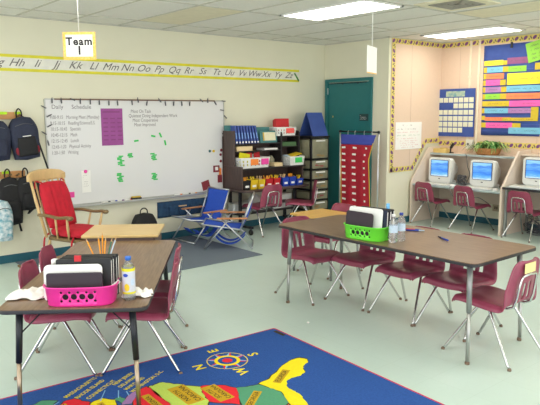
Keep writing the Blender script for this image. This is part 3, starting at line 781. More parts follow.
t = thing('framed_card', 'teal framed card with cream centre on the hutch top shelf', 'card', (5.56, 6.665, 1.2005), 0)
f = MB(); f.M = Matrix.Rotation(-.12, 4, 'X'); f.box(-.15, .16, 0, .012, 0, .165); obj('frame', f, M_tealbox, t, bevel=.004)
f = MB(); f.M = Matrix.Rotation(-.12, 4, 'X'); f.box(-.095, .13, -.002, 0, .03, .145); obj('cream_panel', f, mat('cream_card', (234, 228, 194), .7), t)
f = MB(); f.M = Matrix.Rotation(-.12, 4, 'X'); f.box(-.095, -.075, -.003, -.001, .03, .145); obj('gold_strip', f, M_olive, t)
for k in range(3):
    f = MB(); f.box(-.13, .15, 0, .02, 0, .215-.012*k); o = obj('folder', f, M_tealbox if k != 1 else M_book, bevel=.002); o.location = (5.50, 6.76+.028*k, 1.2005)
    tag(o, ('front', 'middle', 'back')[k]+' one of three dull blue folders behind the framed card on the hutch', 'folder', 'folders behind the framed card')
f = MB(); f.box(5.0, 5.27, 6.66, 6.85, 1.1005, 1.165); tag(obj('cardboard_box', f, M_spread, bevel=.004), 'low cream cardboard box on the middle hutch shelf', 'box')
f = MB(); f.box(5.48, 5.72, 6.66, 6.84, 1.1005, 1.125); tag(obj('paper_stack', f, M_paper), 'stack of white paper on the middle hutch shelf', 'paper')
f = MB(); f.box(5.79, 6.07, 6.655, 6.85, 1.1425, 1.20); tag(obj('game_box', f, mat('green_box', (74, 110, 70), .5), bevel=.003), 'flat green box under the red bin on the hutch', 'box')

# perforated storage baskets
def crate(label, L, W, H, loc, rz, m, note=None):
    t = thing('storage_basket', label, 'basket', loc, rz)
    f = MB(); th = .006
    def wall(a, c, n):
        (x0, y0), (x1_, y1_) = a, c; k = 1.0
        N = n
        def pt(u, v):
            s = .9+.1*v; return ((x0+(x1_-x0)*u)*s, (y0+(y1_-y0)*u)*s, H*v)
        f.grid(pt, N*3, 9, skip=lambda u, v: (int(u*N*3) % 3 == 1) and int(v*9) in (2, 3, 5, 6), smooth=False)
    x, y = L/2, W/2
    wall((-x, -y), (x, -y), 7); wall((x, -y), (x, y), 4); wall((x, y), (-x, y), 7); wall((-x, y), (-x, -y), 4)
    f.add([(-x*.9, -y*.9, .001), (x*.9, -y*.9, .001), (x*.9, y*.9, .001), (-x*.9, y*.9, .001)], [(0, 1, 2, 3)])
    obj('basket_body', f, m, t, solid=th)
    f = MB(); P = [(-x, -y, H), (x, -y, H), (x, y, H), (-x, y, H)]
    f.tube(P, .007, 6, closed=True); obj('rim', f, m, t)
    for (px, pw, c) in note or ():
        f = MB(); f.box(px-pw/2, px+pw/2, -y-.004, -y-.001, H*.25, H*.85); scribble(f, px-pw*.3, px+pw*.3, H*.5, .01, 0, 1)
        f = MB(); f.box(px-pw/2, px+pw/2, -y*.96-.010, -y*.96-.006, H*.3, H*.9); obj('paper_label', f, c, t)
    return t
crate('white perforated basket with orange and pink labels on the hutch shelf', .50, .24, .135, (5.225, 6.66, .8755), 0, M_white, ((-.02, .13, M_orange), (.16, .13, M_magenta)))
for k, (dx, m_, a, lb) in enumerate(((-.14, M_bannery, .35, 'yellow green folder sticking out of the left hutch basket'), (-.02, M_red, .1, 'red folder in the middle of the left hutch basket'), (.17, M_red, -.3, 'red folder at the right side of the left hutch basket'), (.1, M_paper, .2, 'white sheet sticking out of the left hutch basket'))):
    f = MB(); f.box(-.09 if k == 0 else -.05, .09 if k == 0 else .05, -.004, .004, 0, .19 if k != 3 else .165); o = obj('folder', f, m_); o.matrix_world = T(5.225+dx, 6.64+.03*k, .885) @ Matrix.Rotation(a*.5, 4, 'Y'); tag(o, lb, 'folder')
crate('white perforated basket with a green label on the hutch shelf', .27, .20, .12, (5.96, 6.61, .8755), 0, M_white, ((.02, .13, M_green),))
f = MB(); f.box(-.115, .115, -.06, .06, 0, .012); o = obj('folder', f, M_yellow); o.matrix_world = T(5.97, 6.61, 1.012) @ Matrix.Rotation(-.18, 4, 'Y') @ Matrix.Rotation(.1, 4, 'X'); tag(o, 'yellow folder lying across the green-labelled hutch basket', 'folder')
f = MB(); f.box(-.05, .05, -.05, .05, 0, .012); o = obj('notepad', f, M_label); o.matrix_world = T(5.87, 6.62, 1.0) @ Matrix.Rotation(.15, 4, 'X'); tag(o, 'light blue pad poking out of the green-labelled hutch basket', 'notepad')
t = crate('white perforated basket with a red label on top of the hutch', .36, .19, .115, (5.87, 6.73, 1.2905), 0, M_white, ((.06, .15, mat('coral_paper', (244, 96, 90), .6)),))
for k in range(3):
    f = MB(); f.box(-.125+.008*k, .125-.02*k, -.012, .012, 0, .225-.01*k); o = obj('folder', f, M_red, bevel=.002); o.matrix_world = T(5.84, 6.70+.03*k, 1.305) @ Matrix.Rotation(-.06, 4, 'X'); tag(o, ('front', 'middle', 'rear')[k]+' one of three red folders standing in the basket on top of the hutch', 'folder', 'red folders on the hutch')
f = MB(); f.box(5.55, 5.70, 6.53, 6.66, .8755, .925); tag(obj('wooden_block', f, M_spread, bevel=.003), 'light wooden box between the two hutch baskets', 'box')
f = MB(); f.lathe([(.045, 0), (.05, .02), (.05, .09), (.03, .12), (.02, .14)], 16); o = obj('jar', f, M_clear); o.location = (5.66, 6.74, .8755); tag(o, 'clear jar behind the wooden box on the hutch shelf', 'jar')
for x, m_, lb, h in ((5.82, M_white, 'white cup standing at the left of the right hutch cubby', .05), (5.885, M_white, 'white bottle in the right hutch cubby', .07), (6.02, M_blue, 'blue cup in the right hutch cubby', .05)):
    f = MB(); f.lathe([(.022, 0), (.026, h)], 12); o = obj('cup', f, m_); o.location = (x, 6.72, 1.0005 if False else .8755); tag(o, lb, 'cup')
    o.location.z = .8755; o.location.y = 6.80
# small bins on the desk surface
for k, (x, m_, lb) in enumerate(((5.035, M_black, 'black supply bin at the left end of the hutch desk'), (5.155, M_yellow, 'left yellow supply bin on the hutch desk'), (5.285, M_yellow, 'right yellow supply bin on the hutch desk'), (5.42, M_red, 'left red supply bin on the hutch desk'), (5.56, M_red, 'right red supply bin on the hutch desk'), (5.72, M_blue, 'left blue supply bin on the hutch desk'), (5.85, M_blue, 'middle blue supply bin on the hutch desk'), (5.99, M_blue, 'right low blue supply bin on the hutch desk'))):
    t = thing('supply_bin', lb, 'bin', (x, 6.55, .5955), 0, 'small supply bins')
    hh = .125 if k < 7 else .09
    f = MB()
    for q, (a, c) in enumerate((((-.058, -.07), (.058, -.07)), ((.058, -.07), (.058, .07)), ((.058, .07), (-.058, .07)), ((-.058, .07), (-.058, -.07)))):
        f.add([(a[0]*.82, a[1]*.82, 0), (c[0]*.82, c[1]*.82, 0), (c[0], c[1], hh), (a[0], a[1], hh)], [(0, 1, 2, 3)])
    f.add([(-.047, -.057, 0), (.047, -.057, 0), (.047, .057, 0), (-.047, .057, 0)], [(0, 1, 2, 3)])
    obj('bin_body', f, m_, t, solid=.004)
    f = MB(); f.box(-.03, .03, -.068, -.064, .03, .058); obj('paper_label', f, M_paper, t)
    f = MB()
    for q in range(7): f.tube([(random.uniform(-.04, .04), random.uniform(-.04, .04), .01), (random.uniform(-.05, .05), random.uniform(-.05, .05), hh+.04)], .006, 6)
    o = obj('supplies', f, (M_pencil, M_yellow, M_wood_raw)[k % 3], t); o['kind'] = 'stuff'
# tubs on the lower shelf
for x, y0, h, lb in ((5.83, 6.72, .19, 'white lidded tub on the lower hutch shelf behind the sideways chair'), (5.43, 6.79, .13, 'white tray on the lower hutch shelf behind the chair back'), (5.14, 6.76, .12, 'pale tray at the left of the lower hutch shelf')):
    t = thing('storage_tub', lb, 'tub', (x, y0+.02, .2555))
    f = MB(); f.prism(round_rect(-.17, .17, -.07, .07, .02), 0, h); obj('tub_body', f, M_white, t, bevel=.006)
    f = MB(); f.prism(round_rect(-.18, .18, -.08, .08, .02), h, h+.018); obj('lid', f, M_putty, t, bevel=.004)
    f = MB(); f.box(-.05, .05, -.074, -.07, h*.4, h*.65); obj('handle_slot', f, M_cable, t)
t = thing('crumpled_bag', 'clear crumpled plastic bag beside the tubs on the lower hutch shelf', 'bag', (5.32, 6.69, .2555))
f = MB(); f.grid(lambda u, v: (.11*math.cos(u*2*PI)*math.sin(v*PI*.97+.04)*(1+.18*math.sin(u*31+v*9)), .055*math.sin(u*2*PI)*math.sin(v*PI*.97+.04)*(1+.15*math.sin(u*23)), .115*(1-math.cos(v*PI))*(1-.1*math.sin(u*12)*(v))), 24, 12); obj('film', f, mat('frosted_film', (222, 224, 220), .3, alpha=.8), t)

# drawer tower
TX0, TX1, TY0, TY1 = 6.19, 6.545, 6.47, 6.86
t = thing('drawer_tower', 'tall black drawer tower with translucent drawers beside the teal door', 'drawers', (0, 0, 0))
f = MB()
for x in (TX0, TX1-.022):
    for y in (TY0, TY1-.03): f.box(x, x+.022, y, y+.03, 0, 1.25)
f.box(TX0, TX1, TY1-.008, TY1, .03, 1.25)
zs = [1.25, .945, .795, .645, .495, .345, .195, .045]
for z in zs: f.box(TX0, TX1, TY0, TY1, z-.012, z+.008)
obj('frame', f, M_black, t)
f = MB(); f.box(TX0-.01, TX1+.01, TY0-.012, TY1, 1.258, 1.275); obj('top', f, M_black, t, bevel=.004)
for a, c in zip(zs[1:], zs):
    f = MB(); f.box(TX0+.024, TX1-.024, TY0-.006, TY1-.04, a+.012, c-.022); d = obj('drawer', f, M_clear, t, bevel=.006)
    g = MB(); g.box(TX0+.09, TX1-.09, TY0-.02, TY0-.006, c-.052, c-.032); obj('drawer_pull', g, M_paper, d)
    g = MB(); g.box(TX0-.0, TX0+.02, TY0+.05, TY1-.06, a+.02, c-.03); obj('side_window', g, M_clear, d)
    g = MB()
    for q in range(4): 
        px = random.uniform(TX0+.06, TX1-.12); pz = random.uniform(a+.03, a+.06); g.box(px, px+random.uniform(.03, .08), TY0-.0075, TY0-.006, pz, pz+random.uniform(.01, .03))
    o = obj('contents_tint', g, random.choice([mat('dull_red_toy', (170, 92, 86), .6), mat('dull_ochre_toy', (170, 142, 92), .6)]), d)
# blue tent chart
t = thing('tent_chart', 'blue folding tent chart standing on top of the drawer tower', 'chart stand', (6.365, 6.56, 1.2755), math.radians(0))
h = .335
f = MB(); f.M = T(0, -.0, 0)
def slab(y0, y1, w=.15):
    m = MB(); n = Vector((0, h, y0-y1)).normalized()*.005
    P = [(-w, y0, 0), (w, y0, 0), (w, y1, h), (-w, y1, h)]
    m.add([tuple(Vector(p)-n) for p in P]+[tuple(Vector(p)+n) for p in P], [(0, 1, 2, 3), (7, 6, 5, 4), (0, 4, 5, 1), (1, 5, 6, 2), (2, 6, 7, 3), (3, 7, 4, 0)]); return m
obj('front_panel', slab(-.10, .035), M_chartb, t); obj('rear_panel', slab(.20, .045), M_chartb, t)
f = MB(); f.box(-.14, -.08, .03, .034, h-.02, h-.01); obj('tab', f, M_paper, t)

# rolling stand with red pocket chart in front of the door
t = thing('chart_stand', 'metal rolling stand holding a red and blue pocket chart before the teal door', 'chart stand', (6.5, 5.835, 0), 0)
yl, yr = .36, -.345
f = MB(); f.tube([(0, yl, 1.345), (0, yr, 1.345)], .011); obj('top_bar', f, M_blackm, t)
for y in (yl, yr):
    f = MB(); f.tube([(0, y, .08), (0, y, 1.345)], .0115, 10); obj('post', f, M_alu, t)
    f = MB(); f.blob((0, y, 1.345), (.02, .026, .02)); obj('corner_joint', f, M_black, t)
    f = MB(); f.tube([(-.24, y, .06), (0, y, .08), (.24, y, .06)], .012, 8); g = obj('foot', f, M_alu, t)
    for x in (-.24, .24):
        c = MB(); c.tube([(x, y-.012, .026), (x, y+.012, .026)], .026, 12); c.box(x-.006, x+.006, y-.008, y+.008, .026, .065); obj('caster', c, M_black, g)
f = MB(); f.tube([(0, yl, .18), (0, yr, .18)], .009); obj('lower_bar', f, M_alu, t)
def edge(v):   # right edge of the cloth: pulled in below the top, widening downwards
    top = yr+.03
    if v > .82: return top+.0+(1-v)*.55
    s = (v/.82); return -.20-.045*(1-s)-.0+.05*math.sin(s*PI*.5)*0
def cloth(u, v):
    z = .20+1.105*v; L = yl-.025
    r = -.315+.125*min(1, max(0, (1-v)/.3))**.8-.06*max(0, .65-v)
    return (-.012+.010*math.sin(u*15)*(1-v), L+(r-L)*u-.02*(1-v)*(1-u), z)
f = MB(); f.grid(lambda u, v: cloth(u, v*.875), 26, 34); c0 = obj('red_cloth', f, M_chartr, t, solid=.004)
f = MB(); f.grid(lambda u, v: cloth(u, .875+.125*v), 26, 6); obj('blue_header', f, mat('violet_blue_nylon', (66, 78, 172), .7), t, solid=.004)
f = MB(); f.tube([tuple(Vector(cloth(0, i/20))+Vector((-.004, 0, 0))) for i in range(18)], .006, 6); f.tube([tuple(Vector(cloth(1, i/20))+Vector((-.004, 0, 0))) for i in range(19)], .006, 6); obj('yellow_piping', f, M_olive, t)
card = None
for r in range(11):
    for u in (.10, .47, .84):
        v = .835-.083*r
        if v < .02: continue
        p = cloth(u, v)
        if card is None:
            f = MB(); f.box(-.006, -.003, -.034, .034, -.013, .013); card = obj('name_card', f, M_paper, t); o = card
        else: o = card.copy(); COL.objects.link(o); o.parent = t
        o.location = (p[0]-.004, p[1], p[2]); o.rotation_euler = (random.uniform(-.1, .12), 0, 0); 
        o.scale = (1, .4, 1) if u > .8 else (1, 1, 1)
f = MB()
for y in (.2, .07, -.1, -.24): f.tube([(0, y, 1.36), (-.012, y, 1.345), (-.012, y, 1.30)], .004, 6)
obj('hook', f, M_alu, t)

# ------------------------------------------------------------------ computer carrels
t = thing('computer_carrel', 'beige computer carrel with grey desk and raised shelf holding two computers', 'computer desk', (0, 0, 0))
pan = lambda y0, y1: MB().prism_axis([(7.40, 0), (XR-.02, 0), (XR-.02, 1.10), (7.80, 1.09), (7.415, .635), (7.40, .60)], y0, y1, 'y')
obj('end_panel', pan(5.61, 5.635), M_carrel, t, bevel=.003)
obj('divider_panel', pan(4.18, 4.21), M_carrel, t, bevel=.003)
f = MB(); f.box(7.42, XR-.02, 4.21, 5.61, .55, .575); obj('desk_top', f, M_deskg, t, bevel=.004)
f = MB(); f.box(7.84, XR-.02, 4.21, 5.61, .99, 1.01); obj('upper_shelf', f, M_carrel, t, bevel=.003)
f = MB(); f.box(7.832, 7.841, 4.21, 5.61, .985, 1.012); obj('shelf_edge', f, M_deskg, t)
f = MB(); f.box(XR-.035, XR-.02, 4.21, 5.61, .30, .99); obj('rear_panel', f, M_carrel, t)
t = thing('computer_carrel', 'beige computer carrel with higher desk at the right edge beside the divider', 'computer desk', (0, 0, 0))
f = MB(); f.box(7.40, XR-.02, 2.6, 4.175, .625, .65); obj('desk_top', f, M_deskg, t, bevel=.004)
f = MB(); f.box(7.392, 7.40, 2.6, 4.175, .622, .652); obj('desk_edge', f, M_band, t)
f = MB(); f.box(7.84, XR-.02, 2.6, 4.175, 1.03, 1.05); obj('upper_shelf', f, M_carrel, t, bevel=.003)
f = MB(); f.box(XR-.035, XR-.02, 2.6, 4.175, .30, 1.03); obj('rear_panel', f, M_carrel, t)
obj('end_panel', pan(2.57, 2.6), M_carrel, t, bevel=.003)
for x in (7.44, 8.0):
    f = MB(); f.box(x, x+.03, 4.13, 4.16, 0, .625); obj('leg', f, M_steel, t)

def computer(x, y, z, label, rz=0):
    t = thing('desktop_computer', label, 'computer', (x, y, z), rz, 'white all-in-one computers')
    f = MB()   # housing: front bezel tapering to the rear
    secs = [(0, .185, .02, .375), (.03, .19, .012, .38), (.09, .185, .03, .372), (.20, .14, .09, .32), (.31, .10, .13, .27), (.33, .09, .15, .26)]
    rings = []
    for (dx, hw, z0, z1) in secs: rings.append([(dx, p[0], p[1]) for p in round_rect(-hw, hw, z0, z1, min(.045, hw*.4), 4)])
    n = len(rings[0]); vs = [q for r in rings for q in r]
    fs = [(i*n+k, i*n+(k+1) % n, (i+1)*n+(k+1) % n, (i+1)*n+k) for i in range(len(rings)-1) for k in range(n)]
    f.add(vs, fs, 0, True); f.add([rings[-1][k] for k in range(n)], [list(range(n))]); f.add(rings[0], [list(range(n))[::-1]])
    obj('housing', f, M_white, t)
    f = MB(); f.prism_axis([(-p[0], p[1]) for p in round_rect(-.152, .152, .105, .348, .012, 3)], -.004, .0, 'x'); obj('screen_surround', f, mat('dark_bezel', (60, 64, 72), .4), t)
    f = MB(); f.grid(lambda u, v: (-.0055-.004*math.sin(PI*u)*math.sin(PI*v),   .142-.284*u, .113+.227*v), 8, 8); obj('screen', f, M_screen, t)
    f = MB(); f.lathe([(.008, 0), (.008, .002)], 10); 
    f2 = MB(); f2.box(-.003, 0, -.014, .014, .068, .08); obj('badge', f2, M_cable, t)
    f = MB(); f.prism(round_rect(.02, .22, -.15, .15, .03), 0, .045); obj('foot', f, M_white, t, bevel=.006)
    return t
C0 = computer(7.70, 5.345, .5755, 'white all-in-one computer with blue wave screen, leftmost in the row')
dup(C0, (7.70, 4.655, .5755), 0, 'white all-in-one computer with blue wave screen, beside the carrel divider')
dup(C0, (7.70, 3.885, .6505), 0, 'white all-in-one computer with blue wave screen, right of the carrel divider')
KB = None
for (x, y, z, lb) in ((7.58, 5.30, .5755, 'white keyboard in front of the leftmost computer'), (7.58, 4.63, .5755, 'white keyboard in front of the middle computer'), (7.55, 3.93, .6505, 'white keyboard in front of the rightmost computer')):
    if KB is None:
        KB = thing('keyboard', lb, 'keyboard', (x, y, z), 0, 'white keyboards')
        f = MB(); f.prism(round_rect(-.075, .075, -.205, .205, .012), 0, .016); obj('keyboard_base', f, M_white, KB, bevel=.004)
        f = MB()
        for r in range(5):
            for c in range(14): f.box(-.06+.024*r, -.04+.024*r, -.19+.0272*c, -.168+.0272*c, .016, .022)
        obj('keys', f, M_putty, KB)
    else: dup(KB, (x, y, z), 0, lb)
MS = None
for (x, y, z, lb) in ((7.56, 5.02, .5755, 'white mouse right of the leftmost keyboard'), (7.56, 4.36, .5755, 'white mouse next to the carrel divider')):
    if MS is None:
        MS = thing('computer_mouse', lb, 'mouse', (x, y, z), 0, 'white computer mice')
        f = MB(); f.blob((0, 0, .012), (.052, .03, .02), 14, 8); 
        f = MB(); f.grid(lambda u, v: (.052*math.cos(2*PI*u)*math.sin(v*PI/2), .03*math.sin(2*PI*u)*math.sin(v*PI/2), .03*math.cos(v*PI/2)), 16, 6); obj('mouse_body', f, M_white, MS)
    else: dup(MS, (x, y, z), 0, lb)
# cable tangle between the computers, cables below the right desk
def tangle(nm, label, c, r, n, m_, parent=None):
    f = MB()
    for k in range(n):
        P = []; a = random.uniform(0, 6)
        for i in range(14):
            th = a+i*.6; q = random.uniform(.6, 1)
            P.append((c[0]+r[0]*q*math.cos(th)*.9, c[1]+r[1]*q*math.sin(th*1.3), c[2]+.006+r[2]*(.5+.5*math.sin(th*.9+k))))
        f.tube(catmull(P, 3), .0045, 5)
    return tag(obj(nm, f, m_), label, 'cables')
tangle('cable_tangle', 'grey tangle of cables between the left and middle computers', (7.78, 5.02, .5765), (.07, .10, .13), 9, M_cable)
tangle('cable_tangle', 'dark bundle of cables at the right of the middle computer', (7.72, 4.33, .5765), (.09, .06, .035), 4, M_cable)
tangle('cable_tangle', 'tangled cables and power strips on the floor under the right carrel', (7.86, 3.85, .003), (.16, .28, .22), 9, mat('floor_cable', (96, 96, 104), .5))
f = MB(); f.tube(catmull([(7.9, 5.02, .60), (7.93, 4.99, .72), (7.83, 4.97, .85), (7.82, 4.98, .98), (7.85, 5.02, 1.016)], 6), .005, 6); tag(obj('power_cable', f, M_cable), 'grey cable rising from the desk to the upper shelf beside the middle computer', 'cable')
f = MB(); f.tube(catmull([(7.45, 4.97, .58), (7.405, 4.97, .56), (7.41, 4.9, .45), (7.5, 4.8, .40), (7.8, 4.78, .42), (8.07, 4.75, .30)], 6), .004, 6); tag(obj('power_cable', f, M_cable), 'thin cable hanging below the front of the carrel desk', 'cable')
# wall outlet under the carrel desk
t = thing('wall_outlet', 'beige wall outlet under the middle computer desk', 'outlet', M=wallM('R', 4.72, .20, 0)); f = MB(); f.box(0, .11, 0, .1, 0, .012); obj('plate', f, mat('outlet_beige', (190, 172, 142), .5), t, bevel=.003)
f = MB(); f.box(.03, .05, .03, .07, .012, .014); f.box(.06, .08, .03, .07, .012, .014); obj('socket', f, M_apron, t)
# on the upper shelf: telephone-like box, speaker, plant
t = thing('yellow_box', 'low yellow box on the left end of the carrel shelf', 'box', (7.95, 5.50, 1.0105)); f = MB(); f.prism(round_rect(-.07, .07, -.12, .1, .02), 0, .06); obj('box_body', f, mat('tan_yellow', (224, 196, 120), .6), t, bevel=.006)
f = MB(); f.prism(round_rect(-.05, .03, -.1, .0, .015), .06, .075); obj('box_lid', f, mat('tan_yellow2', (206, 176, 96), .6), t, bevel=.004)
t = thing('telephone_handset', 'black curved object standing on the carrel shelf beside the yellow box', 'handset', (7.92, 5.30, 1.0105)); f = MB(); f.tube(catmull([(0, .02, .012), (0, .012, .08), (0, -.03, .14)], 6), [.012]*6+[.022]*7, 8); obj('grip', f, M_black, t); f = MB(); f.lathe([(.035, 0), (.03, .015)], 12); obj('stand', f, M_black, t)
t = thing('junction_box', 'grey metal box on the wall above the carrel shelf beside the plant', 'box', M=wallM('R', 5.165, 1.08, .0155)); f = MB(); f.box(0, .11, 0, .13, 0, .05); obj('box_body', f, M_putty, t, bevel=.004); f = MB(); f.lathe([(.018, .05), (.018, .056)], 12, c=(.04, .065, 0)); obj('socket', f, M_cable, t)
t = thing('potted_plant', 'leafy spider plant in a wicker basket on the carrel shelf', 'plant', (7.97, 4.745, 1.0105))
f = MB(); f.lathe([(.0, 0), (.15, 0), (.17, .02), (.195, .085), (.2, .095), (.185, .095), (.17, .07), (.0, .06)], 24, cap=False); f.v = [(x*.7, y, z) for x, y, z in f.v]; obj('wicker_basket', f, M_wick, t)
f = MB(); 
for k in range(110):
    a = random.uniform(0, 2*PI); L = random.uniform(.16, .34); hgt = random.uniform(.04, .15); w = random.uniform(.009, .016); P = []
    sx = math.cos(a)*.5; sy = math.sin(a)*1.1
    bx, by = random.uniform(-.07, .07), random.uniform(-.14, .14)
    if abs(sx*L+bx) > .15: L *= .6
    for i in range(7):
        s = i/6; P.append(Vector((bx+sx*L*s, by+sy*L*s, .07+hgt*math.sin(s*PI*.85)*(1.0)-.07*s*s)))
    side = Vector((-math.sin(a), math.cos(a), 0))
    for i in range(6):
        w0, w1 = w*math.sin(PI*(i/6)*.8+.5), w*math.sin(PI*((i+1)/6)*.8+.5)
        if i == 5: w1 = .001
        f.quad(tuple(P[i]-side*w0), tuple(P[i]+side*w0), tuple(P[i+1]+side*w1), tuple(P[i+1]-side*w1), k % 2)
o = obj('leaves', f, [M_leaf, M_leaf2], t); o['kind'] = 'stuff'

# ------------------------------------------------------------------ rugs
t = thing('area_rug', 'plain grey blue rug under the lounge chairs and the rocking chair', 'rug', (3.26, 6.13, 0))
f = MB(); f.box(-1.14, 1.14, -.74, .76, 0, .008); obj('pile', f, M_grug, t, bevel=.004)
RG = .009
# map rug
RA = math.radians(-3.4)
t = thing('map_rug', 'bright blue map rug with coloured states and a compass, under the left-hand table', 'rug', (2.902, 3.425, 0), RA)
RL, RW = 3.2, 2.35
f = MB(); f.prism(round_rect(-RL, 0, -RW, 0, .02), 0, .007); obj('rug_binding', f, M_rugred, t)
f = MB(); f.prism(round_rect(-RL+.014, -.014, -RW+.014, -.014, .02), .0035, .0085); obj('rug_field', f, M_rugblue, t)
inv = (T(2.902, 3.425, 0) @ RZ(RA)).inverted()
def R2(x, y): v = inv @ Vector((x, y, 0)); return (v.x, v.y)
def jag(pts, amp=.012, n=4):
    out = []
    for i in range(len(pts)):
        a, c = pts[i], pts[(i+1) % len(pts)]; out.append(a)
        for k in range(1, n): s = k/n; out.append((a[0]+(c[0]-a[0])*s+random.uniform(-amp, amp), a[1]+(c[1]-a[1])*s+random.uniform(-amp, amp)))
    return out
def state(nm, pts, m_, lab, amp=.008, text=None, tp=None, tr=0, ts=.05):
    P = [R2(*p) for p in jag(pts, amp)]
    cx = sum(p[0] for p in P)/len(P); cy = sum(p[1] for p in P)/len(P)
    f = MB(); flat(f, [(cx+(p[0]-cx)*1.03+math.copysign(.003, p[0]-cx), cy+(p[1]-cy)*1.03+math.copysign(.003, p[1]-cy)) for p in P], .0088, 1); flat(f, P, .0092, 0)
    if text:
        q = R2(*tp); f.M = T(q[0], q[1], 0) @ RZ(tr-RA); hw = max(len(s) for s in text)*ts*.34
        flat(f, [(-hw, -ts*.6*len(text)), (hw, -ts*.6*len(text)), (hw, ts*.6*len(text)), (-hw, ts*.6*len(text))], .0095, 2)
        for k, s in enumerate(text): put_text(f, s, 0, ts*1.1*((len(text)-1)/2-k), ts, .0098, 3, off=.012)
        f.M = Matrix.Identity(4)
    o = obj(nm, f, [m_, M_rugdark, M_rugbrn, M_rugdark], t); o['label'] = lab
A30 = math.radians(30)
state('florida_shape', [(2.2, 2.74), (2.29, 2.75), (2.48, 2.85), (2.59, 2.88), (2.65, 2.87), (2.67, 2.82), (2.64, 2.78), (2.58, 2.76), (2.56, 2.74), (2.52, 2.68), (2.46, 2.66), (2.41, 2.67), (2.35, 2.66), (2.3, 2.6), (2.29, 2.54), (2.29, 2.48), (2.26, 2.41), (2.2, 2.28), (2.12, 2.34), (2.17, 2.44), (2.23, 2.57), (2.21, 2.64)], M_rugyel, 'yellow Florida shape', .005, ['FLORIDA'], (2.37, 2.73), A30+.02, .042)
state('georgia_shape', [(2.06, 2.78), (2.12, 2.75), (2.19, 2.73), (2.215, 2.64), (2.225, 2.57), (2.17, 2.44), (2.06, 2.40), (1.94, 2.56), (2.00, 2.68), (2.03, 2.72)], M_ruggrn, 'green Georgia shape', .005, ['GEORGIA'], (2.05, 2.605), A30+.1, .042)
state('south_carolina_shape', [(1.91, 2.93), (1.95, 2.92), (2.03, 2.85), (2.06, 2.78), (2.02, 2.70), (1.95, 2.60), (1.84, 2.74), (1.87, 2.84)], M_rugcar, 'red South Carolina shape', .005, ['SOUTH', 'CAROLINA'], (1.94, 2.80), A30+1.0, .040)
state('north_carolina_shape', [(1.68, 3.13), (1.72, 3.13), (1.77, 3.13), (1.8, 3.09), (1.85, 3.0), (1.91, 2.93), (1.87, 2.84), (1.84, 2.74), (1.76, 2.66), (1.66, 2.80), (1.66, 2.97)], M_ruglime, 'lime green North Carolina shape', .006, ['NORTH', 'CAROLINA'], (1.79, 2.90), A30+1.0, .046)
state('virginia_shape', [(1.62, 3.13), (1.66, 3.14), (1.68, 3.11), (1.665, 2.96), (1.66, 2.80), (1.55, 2.70), (1.45, 2.90), (1.52, 3.02)], M_rugcar, 'red Virginia shape', .006, ['VIRGINIA'], (1.60, 2.93), A30+1.0, .042)
state('maryland_shape', [(1.53, 3.10), (1.60, 3.14), (1.61, 3.10), (1.50, 3.0), (1.45, 3.02)], M_rugpur, 'mauve Maryland shape', .006)
state('delaware_shape', [(1.45, 3.11), (1.49, 3.12), (1.50, 3.07), (1.46, 3.04)], M_ruggrn, 'green Delaware shape', .004)
state('pennsylvania_shape', [(1.35, 3.16), (1.40, 3.17), (1.45, 3.10), (1.42, 3.02), (1.36, 2.9), (1.26, 3.0), (1.30, 3.12)], M_rugyel, 'yellow Pennsylvania shape', .006, ['PENNSYLVANIA'], (1.36, 3.0), A30+1, .03)
state('new_york_shape', [(1.24, 3.27), (1.28, 3.26), (1.33, 3.16), (1.29, 3.11), (1.24, 3.0), (1.08, 3.1), (1.16, 3.22)], M_rugcar, 'red New York shape', .008, ['NEW YORK'], (1.19, 3.13), A30+1, .04)
state('maine_shape', [(1.06, 3.34), (1.13, 3.36), (1.20, 3.30), (1.15, 3.24), (1.07, 3.24)], M_ruggrn, 'green New England shape', .01)
state('alabama_shape', [(2.06, 2.39), (2.16, 2.43), (2.11, 2.34), (2.19, 2.27), (2.1, 2.1), (1.96, 2.2), (1.96, 2.52)], M_rugora, 'orange Alabama shape', .008, ['ALABAMA'], (2.05, 2.30), A30+.1, .042)
state('gulf_states_shape', [(1.95, 2.52), (1.95, 2.2), (2.09, 2.09), (1.95, 1.7), (1.6, 1.9), (1.6, 2.5), (1.76, 2.62), (1.86, 2.62)], M_rugpur, 'mauve inland states shape', .01)
state('midwest_shape', [(1.55, 2.66), (1.74, 2.60), (1.58, 2.48), (1.58, 1.9), (1.2, 1.9), (.8, 2.5), (1.05, 3.02), (1.24, 2.96), (1.35, 2.88), (1.44, 2.86)], M_ruglime, 'lime inland states shape', .01)
f = MB()
def rug_text(s, x, y, ang, size):
    q = R2(x, y); put_text(f, s, q[0], q[1], size, .0093, 0, ang-RA, off=.014, align='LEFT', sx=.9)
for k, s in enumerate(('MASSACHUSETTS', 'RHODE ISLAND', 'CONNECTICUT')):
    rug_text(s, 1.225+.045*k+.02, 3.31-.05*k, math.radians(30), .041)
for k, s in enumerate(('NEW JERSEY', 'DELAWARE', 'MARYLAND', 'WASHINGTON, D.C.')):
    rug_text(s, 1.53+.012*k, 3.285-.052*k, math.radians(27), .039)
obj('state_lettering', f, M_rugyel, t)['label'] = 'yellow state names printed on the rug'
f = MB()
for (a, c) in (((1.46, 3.25), (1.38, 3.14)), ((1.52, 3.2), (1.475, 3.11)), ((1.55, 3.16), (1.535, 3.10)), ((1.6, 3.12), (1.57, 3.08)), ((1.2, 3.28), (1.12, 3.24))):
    p, q = R2(*a), R2(*c); _stroke(f, [p, q], .006, .0093, 0)
obj('pointer_lines', f, M_rugsky, t)
